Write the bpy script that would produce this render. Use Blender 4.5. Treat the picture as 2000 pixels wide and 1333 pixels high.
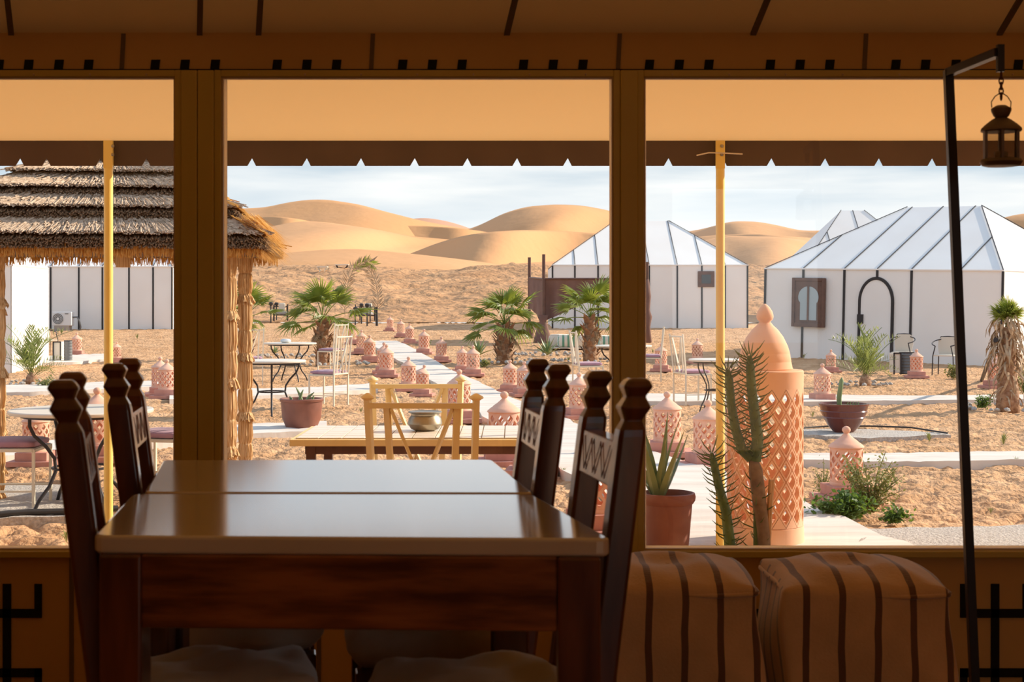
import bpy, bmesh, math, random
import numpy as np
from mathutils import Vector, Matrix, Euler

scene = bpy.context.scene
for _o in list(bpy.data.objects):
    bpy.data.objects.remove(_o)
C = scene.collection
R = math.radians
rnd = random.Random(11)

# ------------------------------------------------------------------ camera, sky, sun, exposure
F, CAMZ, HOR = 2778.0, 1.5, 590.0
cam_d = bpy.data.cameras.new('camera')
cam = bpy.data.objects.new('camera', cam_d)
C.objects.link(cam)
cam.location = (0, 0, CAMZ)
cam.rotation_euler = (R(90), 0, 0)
cam_d.lens = 50.0
cam_d.sensor_width = 36.0
cam_d.shift_y = -(666.5 - HOR) / 2000.0
cam_d.clip_end = 3000
cam_d.dof.use_dof = True
cam_d.dof.focus_distance = 13.0
cam_d.dof.aperture_fstop = 13.0
scene.camera = cam

world = bpy.data.worlds.new('sky')
scene.world = world
world.use_nodes = True
wt = world.node_tree
wt.nodes.clear()
w_out = wt.nodes.new('ShaderNodeOutputWorld')
w_bg = wt.nodes.new('ShaderNodeBackground')
w_tc = wt.nodes.new('ShaderNodeTexCoord')
w_sep = wt.nodes.new('ShaderNodeSeparateXYZ')
w_ramp = wt.nodes.new('ShaderNodeValToRGB')
wt.links.new(w_tc.outputs['Generated'], w_sep.inputs[0])
wt.links.new(w_sep.outputs['Z'], w_ramp.inputs[0])
e = w_ramp.color_ramp.elements
e[0].position = 0.0; e[0].color = (0.93, 0.94, 0.93, 1)
e[1].position = 1.0; e[1].color = (0.22, 0.40, 0.72, 1)
k = e.new(0.045); k.color = (0.84, 0.89, 0.91, 1)
k = e.new(0.10); k.color = (0.52, 0.64, 0.73, 1)
k = e.new(0.45); k.color = (0.36, 0.54, 0.80, 1)
w_map = wt.nodes.new('ShaderNodeMapping')
w_map.inputs['Scale'].default_value = (3.0, 3.0, 26.0)
w_noise = wt.nodes.new('ShaderNodeTexNoise')
w_noise.inputs['Scale'].default_value = 1.6
w_noise.inputs['Detail'].default_value = 5.0
w_cr = wt.nodes.new('ShaderNodeValToRGB')
w_cr.color_ramp.elements[0].position = 0.42
w_cr.color_ramp.elements[1].position = 0.68
w_mix = wt.nodes.new('ShaderNodeMix'); w_mix.data_type = 'RGBA'
wt.links.new(w_tc.outputs['Generated'], w_map.inputs[0])
wt.links.new(w_map.outputs[0], w_noise.inputs['Vector'])
wt.links.new(w_noise.outputs['Fac'], w_cr.inputs[0])
wt.links.new(w_cr.outputs[0], w_mix.inputs['Factor'])
wt.links.new(w_ramp.outputs[0], w_mix.inputs['A'])
w_mix.inputs['B'].default_value = (0.93, 0.95, 0.94, 1)
wt.links.new(w_mix.outputs['Result'], w_bg.inputs['Color'])
w_bg.inputs['Strength'].default_value = 0.80
wt.links.new(w_bg.outputs[0], w_out.inputs[0])

sun_d = bpy.data.lights.new('sun', 'SUN')
sun_d.energy = 5.1
sun_d.color = (1.0, 0.86, 0.68)
sun_d.angle = R(0.8)
sun = bpy.data.objects.new('sun', sun_d)
C.objects.link(sun)
SUNV = Vector((0.82, 0.33, 0.43)).normalized()
sun.rotation_euler = SUNV.to_track_quat('Z', 'Y').to_euler()
sun.location = (40, 20, 40)

scene.view_settings.view_transform = 'Standard'
scene.view_settings.look = 'None'
scene.view_settings.gamma = 1.0
scene.view_settings.use_curve_mapping = False
scene.view_settings.exposure = 0.52
scene.cycles.use_denoising = True
scene.cycles.max_bounces = 10
scene.cycles.diffuse_bounces = 6
scene.cycles.transparent_max_bounces = 16


# ------------------------------------------------------------------ geometry helpers
def P(px, py, d):
    return Vector(((px - 1000) / F * d, d, CAMZ - (py - HOR) / F * d))


def sstep(t):
    t = min(1.0, max(0.0, t))
    return t * t * (3 - 2 * t)


def gz(x, d):
    if d <= 26:
        return 0.0
    z = 0.64 * sstep((d - 26) / 32.0)
    if d > 58:
        z += 3.46 * min(1.0, (d - 58) / 54.0) ** 1.15
    return z


def G(px, py):
    d = 4.0
    while d < 130:
        if CAMZ - (py - HOR) / F * d <= gz(0, d):
            break
        d += 0.02
    return Vector(((px - 1000) / F * d, d, gz(0, d)))


def hash2(ix, iy, seed):
    n = (ix.astype(np.int64) * 374761393 + iy.astype(np.int64) * 668265263 + seed * 974634211) & 0x7fffffff
    n = ((n ^ (n >> 13)) * 1274126177) & 0x7fffffff
    n = n ^ (n >> 16)
    return (n & 0xffff) / 65535.0


def vnoise(x, y, seed=0):
    ix = np.floor(x); iy = np.floor(y)
    fx = x - ix; fy = y - iy
    ux = fx * fx * (3 - 2 * fx); uy = fy * fy * (3 - 2 * fy)
    a = hash2(ix, iy, seed); b = hash2(ix + 1, iy, seed)
    c = hash2(ix, iy + 1, seed); d = hash2(ix + 1, iy + 1, seed)
    return (a * (1 - ux) + b * ux) * (1 - uy) + (c * (1 - ux) + d * ux) * uy


class MB:
    def __init__(s):
        s.v = []; s.f = []

    def add(s, vs, fs):
        n = len(s.v)
        s.v.extend([tuple(p) for p in vs])
        s.f.extend([tuple(i + n for i in f) for f in fs])
        return s

    def box(s, c, size, rot=None):
        x, y, z = size[0] / 2, size[1] / 2, size[2] / 2
        vs = [Vector(p) for p in ((-x, -y, -z), (x, -y, -z), (x, y, -z), (-x, y, -z), (-x, -y, z), (x, -y, z), (x, y, z), (-x, y, z))]
        if rot is not None:
            vs = [rot @ p for p in vs]
        c = Vector(c)
        return s.add([p + c for p in vs], [(3, 2, 1, 0), (4, 5, 6, 7), (0, 1, 5, 4), (1, 2, 6, 5), (2, 3, 7, 6), (3, 0, 4, 7)])

    def bb(s, x0, x1, y0, y1, z0, z1):
        return s.box(((x0 + x1) / 2, (y0 + y1) / 2, (z0 + z1) / 2), (abs(x1 - x0), abs(y1 - y0), abs(z1 - z0)))

    def bar(s, a, b, w, t, up=Vector((0, 0, 1))):
        a = Vector(a); b = Vector(b)
        d = b - a
        L = d.length
        z = d.normalized()
        x = up.cross(z)
        if x.length < 1e-4:
            x = Vector((1, 0, 0)).cross(z)
        x.normalize()
        y = z.cross(x)
        m = Matrix((x, y, z)).transposed()
        return s.box((a + b) / 2, (w, t, L), m)

    def tube(s, pts, r, n=8, caps=True):
        pts = [Vector(p) for p in pts]
        m = len(pts)
        rs = r if isinstance(r, (list, tuple)) else [r] * m
        vs = []; fs = []
        ref = None
        for i, p in enumerate(pts):
            t = (pts[min(i + 1, m - 1)] - pts[max(i - 1, 0)]).normalized()
            if ref is None:
                ref = Vector((0, 0, 1)) if abs(t.z) < 0.9 else Vector((1, 0, 0))
            x = (ref - t * ref.dot(t)).normalized()
            y = t.cross(x)
            ref = x
            for j in range(n):
                a = 2 * math.pi * j / n
                vs.append(p + (x * math.cos(a) + y * math.sin(a)) * rs[i])
        for i in range(m - 1):
            for j in range(n):
                k = (j + 1) % n
                fs.append((i * n + j, i * n + k, (i + 1) * n + k, (i + 1) * n + j))
        if caps:
            fs.append(tuple(reversed(range(n))))
            fs.append(tuple((m - 1) * n + j for j in range(n)))
        return s.add(vs, fs)

    def lathe(s, prof, n=24, c=(0, 0, 0), jit=0.0, seed=0, phase=0.0):
        r0 = random.Random(seed)
        vs = []; fs = []
        m = len(prof)
        js = [1 + jit * (r0.random() * 2 - 1) for _ in range(n)]
        for (r, z) in prof:
            for j in range(n):
                a = 2 * math.pi * j / n + phase
                q = max(r, 1e-5) * js[j]
                vs.append((c[0] + q * math.cos(a), c[1] + q * math.sin(a), c[2] + z))
        for i in range(m - 1):
            for j in range(n):
                k = (j + 1) % n
                fs.append((i * n + j, i * n + k, (i + 1) * n + k, (i + 1) * n + j))
        fs.append(tuple(reversed(range(n))))
        fs.append(tuple((m - 1) * n + j for j in range(n)))
        return s.add(vs, fs)

    def loft(s, secs):
        """secs: list of lists of points, same count, closed rings"""
        n = len(secs[0]); vs = []; fs = []
        for sec in secs:
            vs.extend(sec)
        for i in range(len(secs) - 1):
            for j in range(n):
                k = (j + 1) % n
                fs.append((i * n + j, i * n + k, (i + 1) * n + k, (i + 1) * n + j))
        fs.append(tuple(reversed(range(n))))
        fs.append(tuple((len(secs) - 1) * n + j for j in range(n)))
        return s.add(vs, fs)

    def prism(s, poly, z0, z1):
        return s.loft([[(p[0], p[1], z0) for p in poly], [(p[0], p[1], z1) for p in poly]])

    def grid(s, nx, ny, fn):
        vs = [fn(i / nx, j / ny) for j in range(ny + 1) for i in range(nx + 1)]
        fs = [(j * (nx + 1) + i, j * (nx + 1) + i + 1, (j + 1) * (nx + 1) + i + 1, (j + 1) * (nx + 1) + i) for j in range(ny) for i in range(nx)]
        return s.add(vs, fs)


def rbox(sx, sy, sz, r, n=8, bulge=0.0, fn=None):
    """rounded box, base at z=0"""
    mb = MB()
    hx, hy, hz = sx / 2, sy / 2, sz / 2
    key = {}
    vs = []; fs = []

    def vid(p):
        k = (round(p[0], 5), round(p[1], 5), round(p[2], 5))
        if k not in key:
            key[k] = len(vs); vs.append(k)
        return key[k]
    for ax in range(3):
        for sg in (-1, 1):
            for i in range(n):
                for j in range(n):
                    q = []
                    for (a, b) in ((i, j), (i + 1, j), (i + 1, j + 1), (i, j + 1)):
                        u = [0, 0, 0]
                        u[ax] = sg
                        u[(ax + 1) % 3] = (2 * a / n - 1)
                        u[(ax + 2) % 3] = (2 * b / n - 1)
                        q.append(vid(u))
                    fs.append(tuple(q if sg > 0 else reversed(q)))
    out = []
    for u in vs:
        # push the grid lines towards the edges so that the rounding is smooth
        w = [math.copysign(abs(c) ** 0.7, c) if abs(c) < 1 else c for c in u]
        p = Vector((w[0] * hx, w[1] * hy, w[2] * hz))
        c = Vector((max(-hx + r, min(hx - r, p.x)), max(-hy + r, min(hy - r, p.y)), max(-hz + r, min(hz - r, p.z))))
        d = p - c
        if d.length > 1e-6:
            p = c + d.normalized() * r
        b = (1 - u[0] ** 2) * (1 - u[1] ** 2) * bulge
        if u[2] > 0:
            p.z += b
        p.z += hz
        if fn:
            p = fn(p, u)
        out.append(p)
    mb.add(out, fs)
    return mb


def obj(name, mb, mat, parent=None, smooth=None, bevel=0.0, seg=2, label=None, kind=None, weld=False):
    me = bpy.data.meshes.new(name)
    me.from_pydata([tuple(p) for p in mb.v], [], mb.f)
    if weld:
        bm = bmesh.new(); bm.from_mesh(me)
        bmesh.ops.remove_doubles(bm, verts=bm.verts, dist=1e-4)
        bm.to_mesh(me); bm.free()
    me.materials.append(mat)
    if smooth is not None:
        me.shade_smooth()
        if smooth > 0:
            me.set_sharp_from_angle(angle=R(smooth))
    o = bpy.data.objects.new(name, me)
    C.objects.link(o)
    if parent is not None:
        o.parent = parent
    if bevel > 0:
        b = o.modifiers.new('bevel', 'BEVEL'); b.width = bevel; b.segments = seg; b.limit_method = 'ANGLE'
    if label:
        o['label'] = label
    if kind:
        o['kind'] = kind
    return o


def tag(o, label, cat, group=None):
    o['label'] = label; o['category'] = cat
    if group:
        o['group'] = group
    return o


def thing(name, label, cat, loc=(0, 0, 0), rz=0.0, group=None, scale=1.0):
    o = bpy.data.objects.new(name, None)
    o.empty_display_size = 0.1
    C.objects.link(o)
    o.location = loc
    o.rotation_euler = (0, 0, rz)
    o.scale = (scale, scale, scale)
    return tag(o, label, cat, group)


def struct(name, mb, mat, parent=None, **kw):
    return obj(name, mb, mat, parent, kind=None if parent else 'structure', **kw)


CH = {}


def kids(o):
    return [c for c in C.objects if c.parent == o]


def copy_tree(o, label, loc, rz, scale, group=None):
    if o.name not in CH:
        CH[o.name] = [(c, kids(c)) for c in kids(o)]
    r = o.copy(); C.objects.link(r)
    r.location = loc; r.rotation_euler = (0, 0, rz)
    r.scale = scale if isinstance(scale, (tuple, list)) else (scale,) * 3
    r['label'] = label
    if group:
        r['group'] = group
    for c, gs in CH[o.name]:
        d = c.copy(); C.objects.link(d); d.parent = r
        for g_ in gs:
            h = g_.copy(); C.objects.link(h); h.parent = d
    return r


# ------------------------------------------------------------------ materials
def mat(name, col, rough=0.7, col2=None, scale=6.0, detail=4.0, stretch=(1, 1, 1), bump=0.0, bscale=40.0, bdist=0.01,
        metal=0.0, coat=0.0, transl=0.0, spec=0.5, lo=0.35, hi=0.65, bstretch=None, tcol=None, sheen=0.0):
    m = bpy.data.materials.new(name)
    m.use_nodes = True
    nt = m.node_tree
    bs = nt.nodes['Principled BSDF']
    bs.inputs['Base Color'].default_value = (*col, 1)
    bs.inputs['Roughness'].default_value = rough
    bs.inputs['Metallic'].default_value = metal
    bs.inputs['Specular IOR Level'].default_value = spec
    bs.inputs['Coat Weight'].default_value = coat
    bs.inputs['Coat Roughness'].default_value = 0.12
    if sheen:
        bs.inputs['Sheen Weight'].default_value = sheen
    tc = nt.nodes.new('ShaderNodeTexCoord')
    mp = nt.nodes.new('ShaderNodeMapping')
    mp.inputs['Scale'].default_value = stretch
    nt.links.new(tc.outputs['Object'], mp.inputs[0])
    if col2 is not None:
        n = nt.nodes.new('ShaderNodeTexNoise')
        n.inputs['Scale'].default_value = scale
        n.inputs['Detail'].default_value = detail
        nt.links.new(mp.outputs[0], n.inputs['Vector'])
        r = nt.nodes.new('ShaderNodeValToRGB')
        r.color_ramp.elements[0].position = lo; r.color_ramp.elements[0].color = (*col, 1)
        r.color_ramp.elements[1].position = hi; r.color_ramp.elements[1].color = (*col2, 1)
        nt.links.new(n.outputs['Fac'], r.inputs[0])
        nt.links.new(r.outputs[0], bs.inputs['Base Color'])
    if bump > 0:
        n2 = nt.nodes.new('ShaderNodeTexNoise')
        n2.inputs['Scale'].default_value = bscale
        n2.inputs['Detail'].default_value = 5
        if bstretch:
            mp2 = nt.nodes.new('ShaderNodeMapping'); mp2.inputs['Scale'].default_value = bstretch
            nt.links.new(tc.outputs['Object'], mp2.inputs[0])
            nt.links.new(mp2.outputs[0], n2.inputs['Vector'])
        else:
            nt.links.new(mp.outputs[0], n2.inputs['Vector'])
        b = nt.nodes.new('ShaderNodeBump')
        b.inputs['Strength'].default_value = bump
        b.inputs['Distance'].default_value = bdist
        nt.links.new(n2.outputs['Fac'], b.inputs['Height'])
        nt.links.new(b.outputs[0], bs.inputs['Normal'])
    if transl > 0:
        t = nt.nodes.new('ShaderNodeBsdfTranslucent')
        t.inputs['Color'].default_value = (*(tcol or col), 1)
        mx = nt.nodes.new('ShaderNodeMixShader')
        mx.inputs[0].default_value = transl
        out = nt.nodes['Material Output']
        nt.links.new(bs.outputs[0], mx.inputs[1])
        nt.links.new(t.outputs[0], mx.inputs[2])
        nt.links.new(mx.outputs[0], out.inputs['Surface'])
    return m


def glass_mat(name, tint=(1, 1, 1), refl=0.05):
    m = bpy.data.materials.new(name); m.use_nodes = True
    nt = m.node_tree
    nt.nodes.remove(nt.nodes['Principled BSDF'])
    out = nt.nodes['Material Output']
    t = nt.nodes.new('ShaderNodeBsdfTransparent'); t.inputs[0].default_value = (*tint, 1)
    g = nt.nodes.new('ShaderNodeBsdfGlossy'); g.inputs['Roughness'].default_value = 0.0
    fr = nt.nodes.new('ShaderNodeFresnel'); fr.inputs['IOR'].default_value = 1.45
    mx = nt.nodes.new('ShaderNodeMixShader')
    nt.links.new(fr.outputs[0], mx.inputs[0])
    nt.links.new(t.outputs[0], mx.inputs[1]); nt.links.new(g.outputs[0], mx.inputs[2])
    nt.links.new(mx.outputs[0], out.inputs['Surface'])
    return m


m_sand = mat('sand', (0.48, 0.27, 0.135), 0.95, (0.70, 0.43, 0.245), 2.2, 8, bump=1.0, bscale=16, bdist=0.05, spec=0.1, lo=0.3, hi=0.7)
m_bank = mat('sand_bank', (0.46, 0.255, 0.130), 0.95, (0.57, 0.335, 0.18), 0.25, 6, bump=0.9, bscale=1.6, bdist=0.4, spec=0.1)
m_dune = mat('dune_sand', (0.61, 0.325, 0.150), 0.95, (0.67, 0.37, 0.185), 0.03, 6, bump=0.3, bscale=0.5, bdist=0.4, spec=0.1)
m_dune2 = mat('dune_sand_pink', (0.58, 0.33, 0.22), 0.95, spec=0.1)
m_path = mat('pale_paving', (0.62, 0.55, 0.48), 0.9, (0.74, 0.68, 0.61), 2.0, 6, stretch=(0.6, 2.5, 1), bump=0.4, bscale=5, bdist=0.02, spec=0.2)
m_gravel = mat('grey_gravel', (0.40, 0.35, 0.30), 0.95, (0.60, 0.55, 0.49), 40, 3, bump=0.8, bscale=60, bdist=0.02)
m_terra = mat('terracotta', (0.76, 0.43, 0.30), 0.85, (0.82, 0.50, 0.37), 9, 5, bump=0.12, bscale=60, bdist=0.004, spec=0.2)
m_terra_b = mat('orange_terracotta', (0.74, 0.43, 0.275), 0.85, (0.82, 0.51, 0.345), 4, 5, bump=0.1, bscale=50, bdist=0.004, spec=0.2)
m_plinth = mat('pink_plaster', (0.52, 0.245, 0.19), 0.9, (0.60, 0.305, 0.24), 8, 5, bump=0.15, bscale=40, bdist=0.005, spec=0.2)
m_white_fab = mat('white_canvas', (0.85, 0.805, 0.755), 0.85, (0.88, 0.845, 0.80), 0.9, 5, bump=0.1, bscale=3, bdist=0.02, spec=0.15)
m_black = mat('black_paint', (0.012, 0.012, 0.014), 0.5)
m_iron = mat('black_iron', (0.018, 0.018, 0.022), 0.45)
m_rod = mat('lamp_iron', (0.014, 0.008, 0.006), 0.35)
m_wood = mat('dark_wood', (0.062, 0.014, 0.005), 0.28, (0.19, 0.052, 0.016), 5, 6, stretch=(5, 5, 0.7), bump=0.06, bscale=30, bdist=0.002, coat=0.7)
m_wood_h = mat('dark_wood_h', (0.085, 0.020, 0.007), 0.30, (0.36, 0.115, 0.030), 7, 6, stretch=(0.8, 6, 6), bump=0.06, bscale=30, bdist=0.002, coat=0.7)
m_top = mat('cream_tabletop', (0.66, 0.56, 0.42), 0.13, (0.72, 0.62, 0.48), 6, 5, stretch=(0.6, 3, 1), bump=0.035, bscale=14, bdist=0.003, bstretch=(0.5, 3, 1), coat=1.0)
m_tent = mat('tan_canvas', (0.64, 0.40, 0.145), 0.9, (0.70, 0.45, 0.17), 3, 5, bump=0.08, bscale=200, bdist=0.002, spec=0.15)
m_roof = mat('sunlit_roof_canvas', (0.64, 0.40, 0.145), 0.9, (0.70, 0.45, 0.17), 3, 5, spec=0.15, transl=0.135, tcol=(0.62, 0.33, 0.085))
m_frame = mat('ochre_frame_paint', (0.60, 0.45, 0.09), 0.45, (0.66, 0.50, 0.11), 3, 5)
m_bead = mat('cream_bead', (0.66, 0.50, 0.27), 0.5)
m_seal = mat('white_sealant', (0.75, 0.68, 0.58), 0.6, transl=0.95, tcol=(1.0, 0.95, 0.86))
m_print = mat('black_print', (0.006, 0.005, 0.005), 0.9)
m_seam = mat('grey_seam_tape', (0.18, 0.125, 0.07), 0.9)
m_awn = mat('tan_awning', (0.88, 0.72, 0.47), 0.9, spec=0.1, transl=0.52, tcol=(0.92, 0.70, 0.42))
m_val = mat('brown_valance', (0.075, 0.045, 0.030), 0.8, (0.095, 0.058, 0.038), 3, 4)
m_pole = mat('yellow_pole_paint', (0.84, 0.62, 0.16), 0.42, (0.88, 0.68, 0.20), 4, 4)
m_yellow = mat('cream_yellow_paint', (0.84, 0.66, 0.31), 0.5, (0.88, 0.71, 0.36), 8, 3)
m_wiron = mat('white_iron_paint', (0.72, 0.64, 0.50), 0.5)
m_cush = mat('mauve_cushion', (0.38, 0.20, 0.26), 0.85, (0.44, 0.25, 0.31), 8, 3, sheen=0.2)
m_tile = mat('white_tile', (0.80, 0.74, 0.64), 0.3, (0.86, 0.81, 0.73), 6, 4)
m_white = mat('white_top', (0.74, 0.68, 0.58), 0.35)
m_grout = mat('grout', (0.36, 0.28, 0.20), 0.9)
m_pewter = mat('pewter', (0.30, 0.26, 0.20), 0.35, (0.40, 0.36, 0.28), 6, 4, metal=0.8)
m_straw = mat('straw_gold', (0.50, 0.27, 0.10), 0.8, (0.80, 0.55, 0.30), 110, 3, stretch=(1, 1, 0.03), spec=0.2, bump=1.0, bscale=120, bdist=0.01, bstretch=(1, 1, 0.03))
m_straw_shade = mat('straw_shaded', (0.34, 0.235, 0.155), 0.85, (0.62, 0.47, 0.34), 30, 3, spec=0.15)  # roof straw with the shade of the sunless faces in its colour
m_straw_lit = mat('straw_sunlit', (0.56, 0.28, 0.07), 0.8, (0.78, 0.46, 0.14), 30, 3, spec=0.2, transl=0.3)  # same roof straw with warm sunlight put into its colour
m_rim = mat('straw_cut_ends', (0.12, 0.075, 0.045), 0.9, (0.34, 0.22, 0.13), 60, 3, spec=0.1)
m_thatch_core = mat('thatch_core', (0.10, 0.055, 0.03), 0.95, (0.20, 0.12, 0.07), 40, 4, bump=1.0, bscale=60, bdist=0.03)
m_frond = mat('palm_green', (0.075, 0.135, 0.02), 0.42, (0.20, 0.25, 0.045), 5, 3, transl=0.30, tcol=(0.52, 0.58, 0.08))
m_date = mat('date_green', (0.12, 0.165, 0.045), 0.5, (0.20, 0.245, 0.08), 3, 3, transl=0.3, tcol=(0.45, 0.52, 0.14))
m_dry = mat('dry_frond', (0.34, 0.22, 0.12), 0.85, (0.56, 0.41, 0.26), 8, 3)
m_trunk = mat('palm_trunk', (0.24, 0.12, 0.065), 0.9, (0.46, 0.29, 0.175), 14, 4, bump=0.6, bscale=30, bdist=0.02)
m_agave = mat('agave_green', (0.13, 0.20, 0.075), 0.45, (0.24, 0.31, 0.13), 5, 3, stretch=(1, 1, 0.3))
m_cactus = mat('cactus_green', (0.07, 0.125, 0.025), 0.55, (0.13, 0.20, 0.04), 14, 3)
m_bark = mat('cactus_bark', (0.20, 0.13, 0.07), 0.9, (0.33, 0.24, 0.14), 20, 3)
m_herb = mat('herb_green', (0.045, 0.11, 0.02), 0.6, (0.10, 0.19, 0.04), 9, 3, transl=0.25, tcol=(0.22, 0.36, 0.04))
m_sprig = mat('sprig_olive', (0.17, 0.19, 0.06), 0.7, (0.30, 0.31, 0.11), 9, 3, transl=0.2, tcol=(0.4, 0.42, 0.12))
m_pot = mat('brown_pot', (0.20, 0.072, 0.045), 0.5, (0.28, 0.105, 0.068), 5, 5, bump=0.1, bscale=20, bdist=0.004)
m_pot_g = mat('glazed_brown_pot', (0.13, 0.030, 0.020), 0.18, (0.17, 0.045, 0.028), 5, 3, coat=0.3)
m_pot_r = mat('weathered_red_pot', (0.19, 0.062, 0.038), 0.6, (0.31, 0.155, 0.115), 5, 6, bump=0.2, bscale=20, bdist=0.004, lo=0.45, hi=0.8)
m_soil = mat('soil', (0.10, 0.055, 0.03), 0.95, bump=0.6, bscale=40, bdist=0.02)
m_rock = mat('grey_rock', (0.30, 0.27, 0.24), 0.85, (0.50, 0.46, 0.41), 6, 4, bump=0.3, bscale=20, bdist=0.01)
m_brown_wood = mat('brown_window_frame', (0.10, 0.045, 0.030), 0.5, (0.15, 0.07, 0.045), 6, 4)
m_dglass = mat('dark_glass', (0.06, 0.075, 0.08), 0.08)
m_pglass = mat('pale_blue_glass', (0.36, 0.43, 0.45), 0.08)
m_cloth = mat('brown_drape', (0.16, 0.085, 0.068), 0.9, (0.20, 0.11, 0.085), 3, 4)
m_sofa = mat('grey_cushion', (0.30, 0.30, 0.32), 0.9)
m_pale = mat('cream_cloth', (0.66, 0.58, 0.47), 0.9)
m_ac = mat('ac_white', (0.66, 0.68, 0.68), 0.45)
m_grey = mat('grey_plastic', (0.13, 0.14, 0.145), 0.5)
m_conc = mat('grey_block', (0.35, 0.31, 0.27), 0.9)
m_hose = mat('dark_hose', (0.035, 0.032, 0.03), 0.6)
m_floor = mat('floor_tile', (0.22, 0.12, 0.06), 0.6, (0.28, 0.16, 0.08), 4, 4)
m_seatc = mat('taupe_seat_cloth', (0.78, 0.67, 0.53), 0.9, (0.83, 0.73, 0.60), 5, 4, sheen=0.5)
m_glass = glass_mat('window_glass')
m_lglass = glass_mat('lantern_glass', (0.86, 0.84, 0.80))
m_candle = mat('candle_wax', (0.6, 0.5, 0.38), 0.5)


def stripe_mat(name, base, dark, pitch, width, off, green=False):
    m = bpy.data.materials.new(name); m.use_nodes = True
    nt = m.node_tree; bs = nt.nodes['Principled BSDF']
    bs.inputs['Roughness'].default_value = 0.95
    bs.inputs['Specular IOR Level'].default_value = 0.1
    bs.inputs['Sheen Weight'].default_value = 0.7
    tc = nt.nodes.new('ShaderNodeTexCoord')
    sp = nt.nodes.new('ShaderNodeSeparateXYZ')
    nt.links.new(tc.outputs['Object'], sp.inputs[0])
    sn = nt.nodes.new('ShaderNodeSeparateXYZ')
    nt.links.new(tc.outputs['Normal'], sn.inputs[0])

    def mth(op, a, b=None):
        n = nt.nodes.new('ShaderNodeMath'); n.operation = op
        for i, v in enumerate((a, b)):
            if v is None:
                continue
            if isinstance(v, (int, float)):
                n.inputs[i].default_value = v
            else:
                nt.links.new(v, n.inputs[i])
        return n.outputs[0]
    side = mth('GREATER_THAN', mth('ABSOLUTE', sn.outputs['X']), 0.75)
    mixv = nt.nodes.new('ShaderNodeMix')
    nt.links.new(side, mixv.inputs['Factor'])
    nt.links.new(sp.outputs['X'], mixv.inputs['A']); nt.links.new(sp.outputs['Y'], mixv.inputs['B'])
    nz = nt.nodes.new('ShaderNodeTexNoise'); nz.inputs['Scale'].default_value = 6
    nt.links.new(tc.outputs['Object'], nz.inputs['Vector'])
    v = mth('ADD', mixv.outputs['Result'], mth('MULTIPLY', nz.outputs['Fac'], 0.014))
    w = mth('FRACT', mth('DIVIDE', mth('ADD', v, off), pitch))
    lt = mth('LESS_THAN', w, width / pitch)
    n = nt.nodes.new('ShaderNodeTexNoise'); n.inputs['Scale'].default_value = 9; n.inputs['Detail'].default_value = 6
    nt.links.new(tc.outputs['Object'], n.inputs['Vector'])
    r = nt.nodes.new('ShaderNodeValToRGB')
    r.color_ramp.elements[0].color = (*base, 1); r.color_ramp.elements[0].position = 0.3
    r.color_ramp.elements[1].color = (*[min(1, c * 1.25) for c in base], 1); r.color_ramp.elements[1].position = 0.7
    nt.links.new(n.outputs['Fac'], r.inputs[0])
    mx = nt.nodes.new('ShaderNodeMix'); mx.data_type = 'RGBA'
    nt.links.new(lt, mx.inputs['Factor'])
    nt.links.new(r.outputs[0], mx.inputs['A']); mx.inputs['B'].default_value = (*dark, 1)
    nt.links.new(mx.outputs['Result'], bs.inputs['Base Color'])
    b = nt.nodes.new('ShaderNodeBump'); b.inputs['Strength'].default_value = 0.3; b.inputs['Distance'].default_value = 0.004
    n3 = nt.nodes.new('ShaderNodeTexNoise'); n3.inputs['Scale'].default_value = 130
    nt.links.new(tc.outputs['Object'], n3.inputs['Vector'])
    nt.links.new(n3.outputs['Fac'], b.inputs['Height']); nt.links.new(b.outputs[0], bs.inputs['Normal'])
    return m


m_pouf = stripe_mat('striped_wool', (0.68, 0.43, 0.21), (0.18, 0.085, 0.045), 0.083, 0.016, 0.15)
m_poufg = stripe_mat('green_striped_wool', (0.62, 0.58, 0.48), (0.12, 0.30, 0.20), 0.14, 0.06, 0.0)

# ------------------------------------------------------------------ GROUND
def gz_np(d):
    t = np.clip((d - 26) / 32.0, 0, 1)
    z = 0.64 * t * t * (3 - 2 * t)
    z = z + np.where(d > 58, 3.46 * np.clip((d - 58) / 54.0, 0, 1) ** 1.15, 0)
    return z


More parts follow.
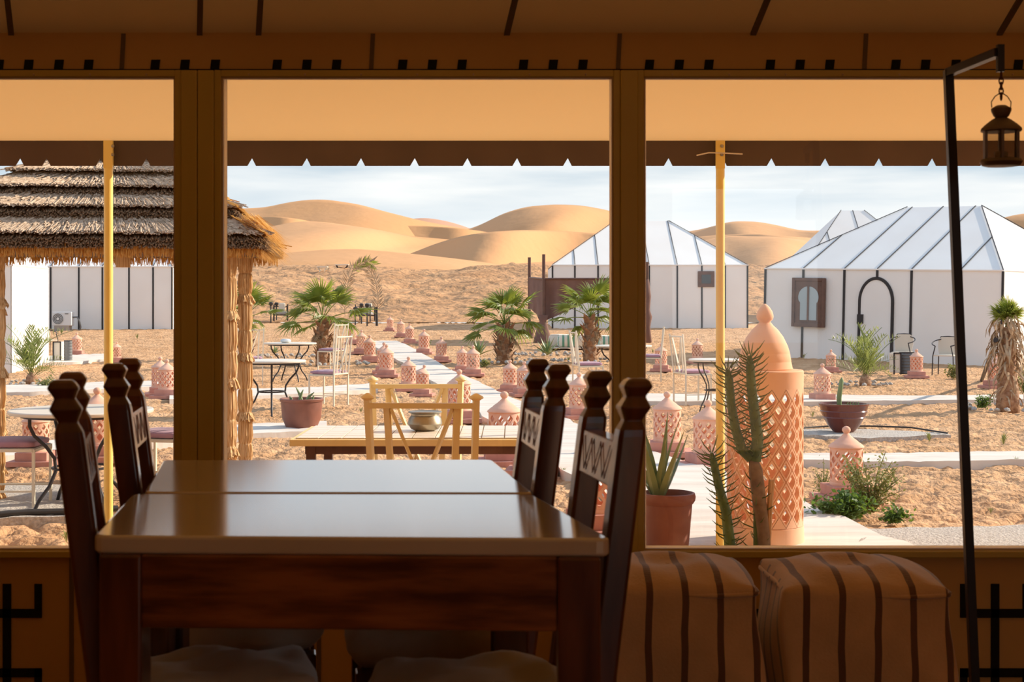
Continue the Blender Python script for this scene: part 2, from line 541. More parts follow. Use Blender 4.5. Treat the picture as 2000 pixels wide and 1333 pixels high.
def ground_mesh(name, d0, d1, nr, nc, tmax, amp, m, big=False):
    ds = d0 * (d1 / d0) ** (np.arange(nr + 1) / nr)
    ts = np.linspace(-tmax, tmax, nc + 1)
    D, T = np.meshgrid(ds, ts, indexing='ij')
    X = T * (D + 6)
    Z = gz_np(D)
    if big:
        b = vnoise(X * 0.6, D * 0.45, 3) * 0.34 + vnoise(X * 1.5, D * 1.1, 4) * 0.30 + vnoise(X * 0.16, D * 0.12, 5) * 0.7
        Z = Z + (b - 0.6) * np.clip((D - d0) / 6, 0, 1)
    else:
        pit = np.clip(vnoise(X * 10.5, D * 12.0, 1) * 0.65 + vnoise(X * 21, D * 23, 2) * 0.35 - 0.30, 0, 0.35) / 0.35
        b = pit * 0.75 + vnoise(X * 17, D * 17, 6) * 0.15 + vnoise(X * 1.7, D * 1.7, 8) * 0.45
        Z = Z + (b - 1.35) * amp
    vs = np.stack([X, D, Z], -1).reshape(-1, 3)
    idx = np.arange((nr + 1) * (nc + 1)).reshape(nr + 1, nc + 1)
    fs = np.stack([idx[:-1, :-1], idx[:-1, 1:], idx[1:, 1:], idx[1:, :-1]], -1).reshape(-1, 4)
    me = bpy.data.meshes.new(name)
    me.vertices.add(len(vs)); me.vertices.foreach_set('co', vs.ravel())
    me.loops.add(fs.size); me.loops.foreach_set('vertex_index', fs.ravel().astype(np.int32))
    me.polygons.add(len(fs)); me.polygons.foreach_set('loop_start', np.arange(0, fs.size, 4, dtype=np.int32))
    me.update(); me.validate()
    me.shade_smooth()
    me.materials.append(m)
    o = bpy.data.objects.new(name, me); C.objects.link(o)
    o['kind'] = 'structure'
    return o


ground_mesh('ground', 4.55, 59.0, 760, 640, 0.60, 0.058, m_sand)
ground_mesh('ground_slope', 58.5, 122.0, 300, 340, 0.75, 0, m_bank, big=True)


def plain(u, v):
    d = 118 + 150 * v
    return ((u - 0.5) * 340, d, 3.3 + 6.5 * v ** 1.1 + 0.8 * math.sin(u * 23 + v * 3) * v * (1 - v) * 2)


struct('ground_plain', MB().grid(60, 20, plain), m_dune, smooth=0)

# ------------------------------------------------------------------ DUNES
def dune(label, pts, d0, near, drop, far=60, wig=0.0, seed=0, m=None, crest=1.0, sag=1.3, ribs=0.0):
    pts = [(p[0], p[1]) for p in pts]
    mb = MB()
    nu, nv = 110, 30
    pxs = [p[0] for p in pts]; pys = [p[1] for p in pts]

    # smooth the crest line
    def crest_y(px):
        s = 0; wsum = 0
        for k in range(-3, 4):
            w = math.exp(-k * k / 4.0)
            s += w * float(np.interp(px + k * 9, pxs, pys)); wsum += w
        return s / wsum

    def fn(u, v):
        px = pxs[0] + (pxs[-1] - pxs[0]) * u
        x = (px - 1000) / F * d0
        dd = d0 + wig * math.sin(u * 7.3 + seed) + wig * 0.5 * math.sin(u * 15.1 + seed * 2)
        zc = CAMZ - (crest_y(px) - HOR) / F * dd
        x = (px - 1000) / F * dd
        if v < 0.75:
            t = 1 - v / 0.75
            y = dd - near * t
            q = t ** sag
            z = zc - drop * q
            z += ribs * math.sin(u * 22 + t * 6 + seed) * t * (1 - t) * 2
            x += wig * 0.4 * math.sin(t * 3 + seed) * t
        else:
            t = (v - 0.75) / 0.25
            y = dd + far * t
            z = zc - drop * 1.2 * t
        return (x, y, z)
    mb.grid(nu, nv, fn)
    o = obj('sand_dune', mb, m or m_dune, smooth=0)
    o['kind'] = 'structure'; o['label'] = label
    return o


dune('tall rounded dune left of centre, its crest the highest of the left half', [(330, 430), (400, 402), (470, 405), (520, 403), (560, 394), (600, 388), (640, 387), (700, 396), (760, 413), (820, 428), (870, 437), (930, 448), (1010, 470), (1080, 500)], 320, 55, 17, 60, 6, 1, ribs=1.0, sag=1.0)
dune('small pinkish dune far behind the gap between the two tall dunes', [(770, 440), (795, 428), (830, 425), (870, 431), (905, 441), (940, 455)], 620, 60, 16, m=m_dune2)
dune('broad tall dune behind the middle white tent', [(850, 470), (900, 450), (935, 440), (985, 415), (1030, 402), (1080, 398), (1130, 400), (1190, 410), (1250, 432), (1320, 455), (1400, 480)], 345, 70, 16, 60, 8, 2.4, ribs=1.0, sag=1.1)
dune('long dune seen between the middle and the right white tents', [(1280, 470), (1330, 452), (1370, 445), (1400, 437), (1425, 430), (1480, 431), (1520, 438), (1560, 448), (1600, 449), (1640, 447), (1720, 452), (1800, 455)], 335, 55, 16, 60, 6, 0.4, ribs=1.0, sag=1.0)
dune('dune top showing at the right edge behind the large tent', [(1880, 450), (1930, 432), (1980, 419), (2060, 412), (2150, 430), (2250, 450)], 330, 90, 12, 60, 5, 0.9)
dune('low dune with a slanting crest in front of the tall left dune', [(380, 475), (480, 455), (540, 442), (590, 432), (640, 434), (720, 446), (800, 461), (880, 476), (960, 492), (1040, 505)], 255, 60, 9, 40, 10, 1.7, ribs=0.8)
dune('low dune with a dark steep face left of the middle tent', [(760, 508), (800, 494), (850, 474), (900, 459), (950, 451), (1020, 447), (1100, 449), (1190, 456), (1300, 470), (1420, 490)], 215, 17, 9, 40, 7, 3.0, sag=1.0)
dune('low rippled dune between the middle tent and the right tent', [(1250, 500), (1330, 478), (1420, 461), (1500, 462), (1580, 470), (1660, 476), (1760, 490)], 230, 45, 8, 40, 6, 2.0, ribs=0.7)
dune('lowest flat dune ridge above the footprints left of centre', [(430, 508), (520, 497), (590, 491), (640, 487), (700, 486), (760, 491), (820, 497), (900, 506), (960, 514), (1040, 524), (1120, 534), (1200, 542)], 178, 38, 4, 30, 5, 1.0, sag=1.1)


dune('dark slip face low on the tall left dune', [(400, 440), (440, 430), (480, 424), (540, 421), (590, 427), (640, 440), (700, 462)], 300, 13, 8, 30, 3, 1.2, sag=1.0)
dune('shaded slip face below the gap between the two tall dunes', [(690, 458), (730, 446), (770, 440), (830, 440), (890, 444), (940, 450), (1000, 462)], 305, 13, 7, 30, 3, 0.3, sag=1.0)
dune('pale dune shoulder in front of the shaded slip face in the centre', [(640, 480), (700, 460), (760, 457), (820, 463), (880, 468), (940, 478), (1000, 490)], 272, 45, 7, 30, 4, 2.1)
dune('shaded dune band between the two right tents, upper', [(1290, 478), (1340, 464), (1400, 458), (1480, 456), (1560, 462), (1640, 468), (1720, 476)], 290, 12, 6, 30, 3, 1.4, sag=1.0)
dune('shaded dune band between the two right tents, lower', [(1300, 496), (1380, 482), (1450, 475), (1540, 477), (1620, 486), (1700, 496)], 222, 12, 5, 30, 3, 0.2, sag=1.0)

# ------------------------------------------------------------------ PATHS
def path(name, L, Rr, m, h=0.035, sub=8, kind='structure', wob=0.05, seed=0):
    rr = random.Random(seed)
    A = [G(*p) for p in L]; B = [G(*p) for p in Rr]
    pa = []; pb = []
    for i in range(len(A) - 1):
        for k in range(sub):
            t = k / sub
            pa.append(A[i].lerp(A[i + 1], t)); pb.append(B[i].lerp(B[i + 1], t))
    pa.append(A[-1]); pb.append(B[-1])
    mb = MB(); n = len(pa)
    vs = []; fs = []
    nx = 6
    for i in range(n):
        wa = (rr.random() - 0.5) * wob; wb = (rr.random() - 0.5) * wob
        for j in range(nx + 1):
            t = j / nx
            p = pa[i].lerp(pb[i], t)
            p.x += wa * (1 - t) + wb * t
            p.y += (wa * (1 - t) - wb * t) * 0.3
            z = gz(p.x, p.y) + h + (rr.random() - 0.5) * 0.012
            vs.append((p.x, p.y, z))
    for i in range(n - 1):
        for j in range(nx):
            a = i * (nx + 1) + j
            fs.append((a, a + 1, a + nx + 2, a + nx + 1))
    mb.add(vs, fs)
    # skirt so that the slab has an edge
    for col in (0, nx):
        q = []
        for i in range(n):
            p = vs[i * (nx + 1) + col]
            q += [p, (p[0], p[1], p[2] - 0.09)]
        mb.add(q, [(2 * i, 2 * i + 1, 2 * i + 3, 2 * i + 2) for i in range(n - 1)])
    o = obj(name, mb, m, smooth=40, weld=True)
    o['kind'] = kind
    return o


path('path', [(1335, 1085), (1200, 985), (1100, 925), (1000, 870), (930, 805), (870, 762), (800, 718), (745, 690), (722, 668)],
     [(1800, 1085), (1570, 990), (1420, 930), (1240, 880), (1110, 825), (1020, 790), (935, 750), (815, 686), (775, 668)], m_path, seed=1)
path('path', [(1250, 788), (1500, 790), (1800, 787), (2080, 783)], [(1250, 773), (1500, 776), (1800, 777), (2080, 774)], m_path, seed=2)
path('path', [(1560, 905), (1700, 911), (1850, 909), (2100, 903)], [(1560, 893), (1700, 893), (1850, 891), (2100, 886)], m_path, seed=3)
path('path', [(-60, 772), (60, 770), (200, 764), (380, 756)], [(-60, 757), (60, 755), (200, 750), (380, 746)], m_path, seed=4)
path('path', [(330, 785), (480, 779), (620, 772), (740, 764)], [(330, 770), (480, 764), (620, 760), (735, 752)], m_path, seed=5)
path('path', [(-60, 905), (200, 880), (480, 855), (640, 846)], [(-60, 880), (200, 858), (480, 834), (640, 828)], m_path, seed=6)
path('path', [(-40, 715), (60, 713), (150, 710), (215, 703)], [(-40, 702), (60, 700), (150, 696), (215, 693)], m_path, seed=7)
path('path', [(1020, 745), (1100, 748), (1180, 745)], [(1020, 735), (1100, 736), (1180, 733)], m_path, seed=8)
path('gravel_bed', [(1640, 1120), (1900, 1120), (2150, 1120)], [(1700, 1042), (1900, 1038), (2150, 1030)], m_gravel, h=0.03, seed=9)
path('gravel_bed', [(1570, 852), (1700, 858), (1860, 852)], [(1570, 840), (1700, 841), (1850, 848)], m_gravel, h=0.012, seed=10)
path('gravel_bed', [(-150, 1035), (0, 1022), (160, 1016)], [(-150, 965), (0, 955), (160, 955)], m_gravel, h=0.03, seed=11)

hz = [G(-60, 1022), G(0, 1020), G(60, 1016), G(140, 1014), G(230, 1008)]
tag(obj('garden_hose', MB().tube([p + Vector((0, 0, 0.05)) for p in hz], 0.022, 8), m_hose, smooth=50), 'dark hose lying along the gravel in the lower left window', 'hose')
hz = [G(1560, 842), G(1620, 838), G(1700, 838), G(1780, 841), G(1850, 852)]
tag(obj('garden_hose', MB().tube([p + Vector((0, 0, 0.03)) for p in hz], 0.010, 8), m_hose, smooth=50), 'thin dark hose curving on the sand beside the glazed brown pot', 'hose')

# ------------------------------------------------------------------ ROOM SHELL
WY = 4.0
K = WY / F


def wx(px): return (px - 1000) * K
def wz(py): return CAMZ - (py - HOR) * K


FL = 0.38
Z_SILL, Z_HEAD = wz(1088), wz(139)
XL, XR, YB = -3.1, 3.3, -2.6
struct('floor', MB().bb(XL, XR, YB, WY + 0.1, FL - 0.1, FL), m_floor)
fnd = struct('wall_front', MB().bb(XL, XR, WY, WY + 0.07, FL - 0.42, Z_SILL), m_tent)
# seam tapes and the black woven motifs of the lower wall
for px in (140, 623, 1106, 1589, 2072):
    obj('seam_strip', MB().bb(wx(px - 4), wx(px + 4), WY - 0.004, WY + 0.002, FL, Z_SILL), m_seam, fnd)
for cx in (14, 497, 980, 1463, 1943):
    mb = MB()

    def sq(x0, x1, y0, y1, lean=0.0):
        a, b = wx(x0), wx(x1)
        mb.loft([[(a, WY - 0.005, wz(y1)), (b, WY - 0.005, wz(y1)), (b, WY + 0.002, wz(y1)), (a, WY + 0.002, wz(y1))],
                 [(a + lean, WY - 0.005, wz(y0)), (b + lean, WY - 0.005, wz(y0)), (b + lean, WY + 0.002, wz(y0)), (a + lean, WY + 0.002, wz(y0))]])
    for base in (1190, 1306):
        sq(cx - 68, cx + 68, base, base + 17)
    sq(cx - 68, cx - 54, 1141, 1192); sq(cx + 54, cx + 68, 1141, 1192)
    sq(cx - 8, cx + 8, 1141, 1480)
    sq(cx - 68, cx - 54, 1306, 1370); sq(cx + 54, cx + 68, 1306, 1370)
    obj('woven_motif', mb, m_print, fnd, label='black woven geometric motif', kind='stuff')
# side walls and back
struct('wall_left', MB().loft([[(x_, YB, 0), (x_, WY + 0.07, 0), (x_, WY + 0.07, wz(64)), (x_, 0.6, wz(64) + 0.8 * (WY - 0.6)), (x_, YB, wz(64) + 0.8 * (WY - 0.6) - 0.8 * (0.6 - YB))] for x_ in (XL - 0.06, XL)]), m_roof)
struct('wall_right', MB().loft([[(x_, YB, 0), (x_, WY + 0.07, 0), (x_, WY + 0.07, wz(64)), (x_, 0.6, wz(64) + 0.8 * (WY - 0.6)), (x_, YB, wz(64) + 0.8 * (WY - 0.6) - 0.8 * (0.6 - YB))] for x_ in (XR, XR + 0.06)]), m_roof)
WBT = wz(64) + 0.8 * (WY - 0.6) - 0.8 * (0.6 - YB)
struct('wall_back', MB().bb(XL, 1.2, YB - 0.06, YB, 0, WBT).bb(2.3, XR, YB - 0.06, YB, 0, WBT).bb(1.2, 2.3, YB - 0.06, YB, 2.35, WBT).bb(1.2, 2.3, YB - 0.06, YB, 0, FL), m_roof)
struct('ground_behind', MB().bb(-45, 45, -45, 4.6, -0.2, -0.03), m_sand)
# valance band above the windows and the sloping canvas ceiling
Z_VT = wz(64)
vb = struct('wall_front_upper', MB().bb(XL, XR, WY, WY + 0.07, Z_HEAD, Z_VT + 0.06), m_tent)
cl = MB()
SL = 0.80
YR = 0.6
ztop = Z_VT
zr = ztop + SL * (WY - YR)
zbk = ztop + SL * (WY - YR) - SL * (YR - YB)
q = []
for y, z in ((WY + 0.02, ztop - SL * 0.02), (YR, zr), (YB, zbk)):
    q += [(XL, y, z), (XR, y, z)]
cl.add(q, [(2 * j, 2 * j + 1, 2 * j + 3, 2 * j + 2) for j in range(2)])
ceil = struct('ceiling', cl, m_roof)
for px in (-90, 22, 390, 505, 990, 1471, 1952):
    x = wx(px)
    rise = SL * (WY - YR); dx = 0.30 * rise
    obj('seam_strip', MB().loft([[(x_ - 0.008, y_, z_ - 0.008), (x_ + 0.008, y_, z_ - 0.008), (x_ + 0.008, y_, z_), (x_ - 0.008, y_, z_)]
                                 for x_, y_, z_ in ((x, WY - 0.001, ztop), (x + dx, YR, zr))]), m_seam, ceil)
for i, px in enumerate((-245, 238, 725, 1207, 1688, 2171)):
    a = wx(px)
    obj('seam_strip', MB().loft([[(a - 0.006, WY - 0.004, wz(135)), (a + 0.006, WY - 0.004, wz(135)), (a + 0.006, WY + 0.002, wz(135)), (a - 0.006, WY + 0.002, wz(135))],
                                 [(a - 0.001, WY - 0.004, wz(66)), (a + 0.011, WY - 0.004, wz(66)), (a + 0.011, WY + 0.002, wz(66)), (a - 0.001, WY + 0.002, wz(66))]]), m_seam, vb)
for px in (-60, -2, 56, 115, 173, 303, 361, 420, 541, 599, 657, 786, 844, 902, 1022, 1080, 1138, 1268, 1326, 1384, 1504, 1562, 1620, 1749, 1807, 1866, 1988, 2046):
    a, b = wx(px - 9), wx(px + 8)
    obj('black_patch', MB().loft([[(a, WY - 0.004, wz(135)), (b, WY - 0.004, wz(135)), (b, WY + 0.002, wz(135)), (a, WY + 0.002, wz(135))],
                                  [(a + 0.003, WY - 0.004, wz(117)), (b + 0.003, WY - 0.004, wz(117)), (b + 0.003, WY + 0.002, wz(117)), (a + 0.003, WY + 0.002, wz(117))]]), m_print, vb)
struct('trim_1', MB().bb(XL, XR, WY - 0.006, WY + 0.004, wz(139.5), wz(135.5)), m_print)  # black strip painted in for the shadow gap above the window heads
# windows
wins = [(-425, 343), (433, 1198), (1257, 2030)]
for i, (a, b) in enumerate(wins):
    x0, x1 = wx(a), wx(b)
    z0, z1 = wz(1075), wz(151)
    w = thing('window_%d' % (i + 1), 'x', 'x', (0, 0, 0))
    del w['label']; del w['category']
    w['kind'] = 'structure'
    fw = 13 * K
    y0, y1 = WY - 0.012, WY + 0.05
    obj('window_frame', MB().bb(x0 - fw, x0, y0, y1, z0 - fw, z1 + fw), m_frame, w, bevel=0.002)
    obj('window_frame', MB().bb(x1, x1 + fw, y0, y1, z0 - fw, z1 + fw), m_frame, w, bevel=0.002)
    obj('window_frame', MB().bb(x0, x1, y0, y1, z1, z1 + fw), m_frame, w, bevel=0.002)
    obj('window_sill', MB().bb(x0, x1, y0 - 0.012, y1, z0 - fw, z0), m_frame, w, bevel=0.003)
    bw = 0.005
    bx = MB().bb(x0, x0 + bw, y0 + 0.008, y0 + 0.020, z0, z1)
    obj('glazing_bead', bx, m_bead, w)
    obj('glazing_bead', MB().bb(x1 - bw, x1, y0 + 0.008, y0 + 0.020, z0, z1), m_bead, w)
    obj('glazing_bead', MB().bb(x0 + bw, x1 - bw, y0 + 0.008, y0 + 0.020, z1 - bw, z1), m_bead, w)
    obj('glazing_bead', MB().bb(x0 + bw, x1 - bw, y0 + 0.008, y0 + 0.020, z0, z0 + bw), m_bead, w)
    obj('pane', MB().bb(x0, x1, WY + 0.020, WY + 0.024, z0, z1), m_glass, w)
    sw_ = 0.009
    for (a_, b_, c_, d_) in ((x0, x0 + sw_, z0, z1), (x1 - sw_, x1, z0, z1)):
        obj('sealant', MB().bb(a_, b_, WY + 0.026, WY + 0.034, c_, d_), m_seal, w)
    obj('sealant', MB().bb(x0 + sw_, x1 - sw_, WY + 0.026, WY + 0.034, z0, z0 + 0.007), m_seal, w)
    # small tacks holding the bead at the head
    for t in range(7):
        xx = x0 + (x1 - x0) * (t + 0.5) / 7
        obj('tack', MB().lathe([(0.002, -0.003), (0.003, 0), (0.002, 0.003)], 6, (xx, y0 - 0.001, z1 + 0.006)), m_bead, w)
# columns between the windows
for i, spans in enumerate((((356, 387.5), (388.5, 420)), ((1211, 1245),), ((2043, 2078), (2079, 2110)), ((-500, -469), (-468, -438)))):
    w = thing('trim_%d' % (i + 2), 'x', 'x'); del w['label']; del w['category']; w['kind'] = 'structure'
    for a, b in spans:
        obj('board', MB().bb(wx(a), wx(b), WY - 0.02, WY + 0.07, Z_SILL, Z_HEAD), m_frame, w, bevel=0.003)
# solid wall beyond the outer columns
struct('wall_front_left', MB().bb(XL, wx(-500), WY, WY + 0.07, Z_SILL, Z_HEAD), m_tent)
struct('wall_front_right', MB().bb(wx(2110), XR, WY, WY + 0.07, Z_SILL, Z_HEAD), m_tent)

# ------------------------------------------------------------------ AWNING
AY = 8.3
ZA = CAMZ + 315 / F * AY
AX0, AX1 = -7.2, 7.6
aw = thing('awning', 'tan fabric awning with brown notched valance outside above the windows', 'awning', (0, 0, 0))
obj('canopy', MB().loft([[(AX0, WY + 0.07, 2.56), (AX1, WY + 0.07, 2.56), (AX1, WY + 0.07, 2.575), (AX0, WY + 0.07, 2.575)],
                         [(AX0, AY, ZA), (AX1, AY, ZA), (AX1, AY, ZA + 0.015), (AX0, AY, ZA + 0.015)]]), m_awn, aw)
# valance with small triangular notches
vz = ZA - 49 / F * AY
pts_b = []
n0 = 490
x = -1350.0
pitch = 105.0
notches = [92, 197, 287] + [493 + 105 * i for i in range(-5, -4)] + [493, 600, 706, 811, 914, 1011, 1110, 1307, 1413, 1508, 1613, 1718, 1822, 1925]
notches = sorted(set([int(v) for v in notches] + list(range(-1000, 60, 104)) + list(range(2030, 3200, 104)) + [390, 1209]))
zz = vz
px_to_x = lambda px: (px - 1000) / F * AY
top = []; bot = []
prof = [(AX0, vz)]
for n_ in notches:
    xc = px_to_x(n_)
    if xc - 0.03 < AX0 or xc + 0.03 > AX1:
        continue
    prof += [(xc - 0.030, vz), (xc - 0.003, vz + 0.045), (xc + 0.020, vz)]
prof.append((AX1, vz))
mb = MB()
q = []
for (xx, z_) in prof:
    q += [(xx, AY, z_), (xx, AY, ZA + 0.004), (xx, AY + 0.008, z_), (xx, AY + 0.008, ZA + 0.004)]
fs = []
for i in range(len(prof) - 1):
    a = 4 * i; b = 4 * (i + 1)
    fs += [(a, b, b + 1, a + 1), (b + 2, a + 2, a + 3, b + 3), (a, a + 2, b + 2, b), (a + 1, b + 1, b + 3, a + 3)]
mb.add(q, fs)
obj('valance', mb, m_val, aw)
for n_, px in enumerate((215, 1405)):
    xx = px_to_x(px)
    pl = thing('awning_pole', ('slim yellow awning pole standing outside the left window', 'slim yellow awning pole beside the tall terracotta lantern')[n_], 'pole', (xx, AY - 0.035, 0), 0, 'awning poles')
    obj('shaft', MB().tube([(0, 0, -0.02), (0, 0, vz - 0.02)], 0.026, 16), m_pole, pl, smooth=50)
    obj('bracket', MB().bb(-0.026, 0.026, -0.012, 0.012, vz - 0.02, ZA - 0.004), m_pole, pl)
    obj('foot_plate', MB().bb(-0.07, 0.07, -0.07, 0.07, -0.02, 0.012), m_pole, pl)
    for zb in (vz + 0.06, vz + 0.11):
        obj('bolt', MB().lathe([(0.008, -0.008), (0.010, 0), (0.008, 0.008)], 8, ((0.030 if n_ == 0 else 0.008), -0.014, zb)), m_pewter, pl, smooth=50)
    if n_ == 1:
        obj('wire', MB().tube([(-0.14, -0.02, vz + 0.055), (-0.07, -0.025, vz + 0.07), (0, -0.03, vz + 0.068), (0.125, -0.03, vz + 0.062)], 0.004, 6), m_pale, pl)


# ------------------------------------------------------------------ DINING TABLES (interior)
def seg_prism(mb, poly, z0, z1):
    return mb.prism(poly, z0, z1)


TZ = 1.167


def onz(px, py, z):
    d = (CAMZ - z) * F / (py - HOR)
    return Vector(((px - 1000) / F * d, d))


def round_poly(P4, r, n=4):
    out = []
    m = len(P4)
    for i in range(m):
        p = P4[i]; a = (P4[i - 1] - p).normalized(); b = (P4[(i + 1) % m] - p).normalized()
        for k in range(n + 1):
            t = k / n
            q0 = p + a * r; q1 = p + b * r
            out.append((q0 * (1 - t) ** 2 + p * 2 * t * (1 - t) + q1 * t ** 2))
    return out


def dining_table(label, px4):
    c4 = [onz(px, py, TZ) for px, py in px4]       # nl, nr, fr, fl
    c = sum(c4, Vector((0, 0))) / 4
    t = thing('dining_table', label, 'table', (c.x, c.y, FL), 0, 'dining tables')
    loc = [p - c for p in c4]
    H = TZ - FL
    obj('tabletop', MB().prism([(p.x, p.y) for p in round_poly(loc, 0.022)], H - 0.026, H), m_top, t, bevel=0.005, seg=3)
    ins = [p * 0.925 for p in loc]
    ins = [Vector((p.x - math.copysign(0.026, p.x) + math.copysign(0.022, p.x), p.y - math.copysign(0.006, p.y))) for p in ins]
    lg = 0.060
    # legs stand inside the apron corners
    leg_c = [Vector((p.x - math.copysign(0.012, p.x), p.y)) for p in ins]
    for p in leg_c:
        obj('leg', MB().box((p.x, p.y, (H - 0.026) / 2), (lg, lg, H - 0.026)), m_wood, t, bevel=0.004)
    for i in range(4):
        a, b = leg_c[i], leg_c[(i + 1) % 4]
        dd = (b - a).normalized()
        nrm = Vector((dd.y, -dd.x)) * (0.014 if i % 2 == 0 else -0.014)
        a2 = a + dd * lg / 2 + nrm; b2 = b - dd * lg / 2 + nrm
        mb = MB().bar((a2.x, a2.y, H - 0.026 - 0.0525), (b2.x, b2.y, H - 0.026 - 0.0525), 0.022, 0.105)
        obj('apron', mb, m_wood_h, t, bevel=0.003)
    return t


dining_table('cream-topped dark wooden dining table nearest the camera', [(181, 1047), (1196, 1053), (1042, 966), (258, 965)])
dining_table('cream-topped wooden dining table behind the nearest one, against the window', [(281, 961.5), (1042, 963), (962, 898), (318, 899)])


# ------------------------------------------------------------------ WOODEN DINING CHAIRS
def post_mb(y, h=1.006):
    """back post, leaning back above the seat, square-turned finial; local chair frame faces +X"""
    secs = []
    hx, hy = 0.021, 0.020
    fin = [(h - 0.086, 1.0), (h - 0.076, 0.95), (h - 0.062, 0.66), (h - 0.043, 1.12), (h - 0.027, 0.70), (h - 0.012, 1.08), (h - 0.004, 0.86), (h, 0.62)]
    zs = [(0.0, 0.86), (0.20, 0.95), (0.43, 1.0), (0.60, 1.0), (0.78, 1.0)] + fin
    for z, s in zs:
        x = -0.20 - 0.125 * max(0.0, z - 0.43) - 0.05 * max(0.0, 0.43 - z)
        a, b = hx * s, hy * s
        ch = min(a, b) * 0.22
        secs.append([(x - a + ch, y - b, z), (x + a - ch, y - b, z), (x + a, y - b + ch, z), (x + a, y + b - ch, z), (x + a - ch, y + b, z), (x - a + ch, y + b, z), (x - a, y + b - ch, z), (x - a, y - b + ch, z)])
    return MB().loft(secs)


def dining_chair(label):
    t = thing('dining_chair', label, 'chair', (0, 0, FL), 0, 'carved dining chairs')
    W = 0.122
    for s in (-1, 1):
        obj('back_post', post_mb(s * W), m_wood, t, bevel=0.002)
        obj('front_leg', MB().bb(0.055, 0.10, s * W - 0.022, s * W + 0.022, 0, 0.455), m_wood, t, bevel=0.003)
        obj('seat_rail', MB().bb(-0.175, 0.055, s * W - 0.014, s * W + 0.014, 0.38, 0.455), m_wood_h, t, bevel=0.002)
        obj('stretcher', MB().bb(-0.19, 0.06, s * W - 0.011, s * W + 0.011, 0.14, 0.17), m_wood_h, t)
    obj('seat_rail', MB().bb(0.065, 0.09, -W + 0.022, W - 0.022, 0.38, 0.455), m_wood_h, t, bevel=0.002)
    obj('seat_rail', MB().bb(-0.21, -0.19, -W + 0.024, W - 0.024, 0.38, 0.455), m_wood_h, t, bevel=0.002)

    # top rail: carved panel between the posts
    def bx(z): return -0.20 - 0.125 * (z - 0.43)
    z0, z1 = 0.842, 0.910
    mb = MB().loft([[(bx(z) - 0.012, -W + 0.022, z), (bx(z) + 0.018, -W + 0.022, z), (bx(z) + 0.018, W - 0.022, z), (bx(z) - 0.012, W - 0.022, z)] for z in (z0, z1)])
    rail = obj('top_rail', mb, m_wood_h, t, bevel=0.002)
    n = 6
    for j in range(n):
        ya = (-W + 0.03) + (2 * W - 0.06) * j / n; yb = (-W + 0.03) + (2 * W - 0.06) * (j + 1) / n
        za, zb = (z0 + 0.008, z1 - 0.008) if j % 2 else (z1 - 0.008, z0 + 0.008)
        for off in (-0.008, 0.008):
            a = Vector((bx(za) + 0.0185, ya + off, za)); b = Vector((bx(zb) + 0.0180, yb + off, zb))
            obj('carved_line', MB().bar(a, b, 0.0010, 0.0010), m_wood_h, rail)
    # lower back rail
    z0, z1 = 0.56, 0.60
    mb = MB().loft([[(bx(z) - 0.010, -W + 0.022, z), (bx(z) + 0.012, -W + 0.022, z), (bx(z) + 0.012, W - 0.022, z), (bx(z) - 0.010, W - 0.022, z)] for z in (z0, z1)])
    obj('lower_rail', mb, m_wood_h, t, bevel=0.002)

    def crease(p, u):
        p.z += 0.006 * math.sin(p.x * 38 + p.y * 24) * (1 if u[2] > -0.5 else 0.3) + 0.003 * math.sin(p.y * 70 - p.x * 20)
        p.x += 0.004 * math.sin(p.z * 120 + p.y * 30)
        p.y += 0.004 * math.sin(p.z * 110 + p.x * 35)
        return p
    cu = rbox(0.305, 0.265, 0.085, 0.034, 14, 0.012, crease)
    cu.v = [(p[0] - 0.04, p[1], p[2] + 0.455) for p in cu.v]
    obj('seat_cushion', cu, m_seatc, t, smooth=0, label='loose taupe cloth seat cover')
    return t


ch0 = dining_chair('carved dark wooden chair on the left side of the nearest table')


def place_chair(o, mid, ang, facing, label):
    """mid: point between the two finials; ang: rotation"""
    bxl = -0.20 - 0.125 * 0.55
    v = Vector((math.cos(ang), math.sin(ang)))
    loc = Vector(mid) - v * bxl
    if o is None:
        return copy_tree(ch0, label, (loc.x, loc.y, FL), ang, 1.0)
    o.location = (loc.x, loc.y, FL); o.rotation_euler = (0, 0, ang)


place_chair(ch0, (-0.684, 2.20), R(14), 1, None)
place_chair(None, (-0.755, 2.765), R(8.7), 1, 'carved dark wooden chair on the left side of the far dining table')
place_chair(None, (0.162, 2.245), R(180 + 10), -1, 'carved dark wooden chair on the right side of the nearest table, zigzag rail showing')
place_chair(None, (0.066, 2.735), R(180 + 8), -1, 'carved dark wooden chair on the right side of the far dining table')

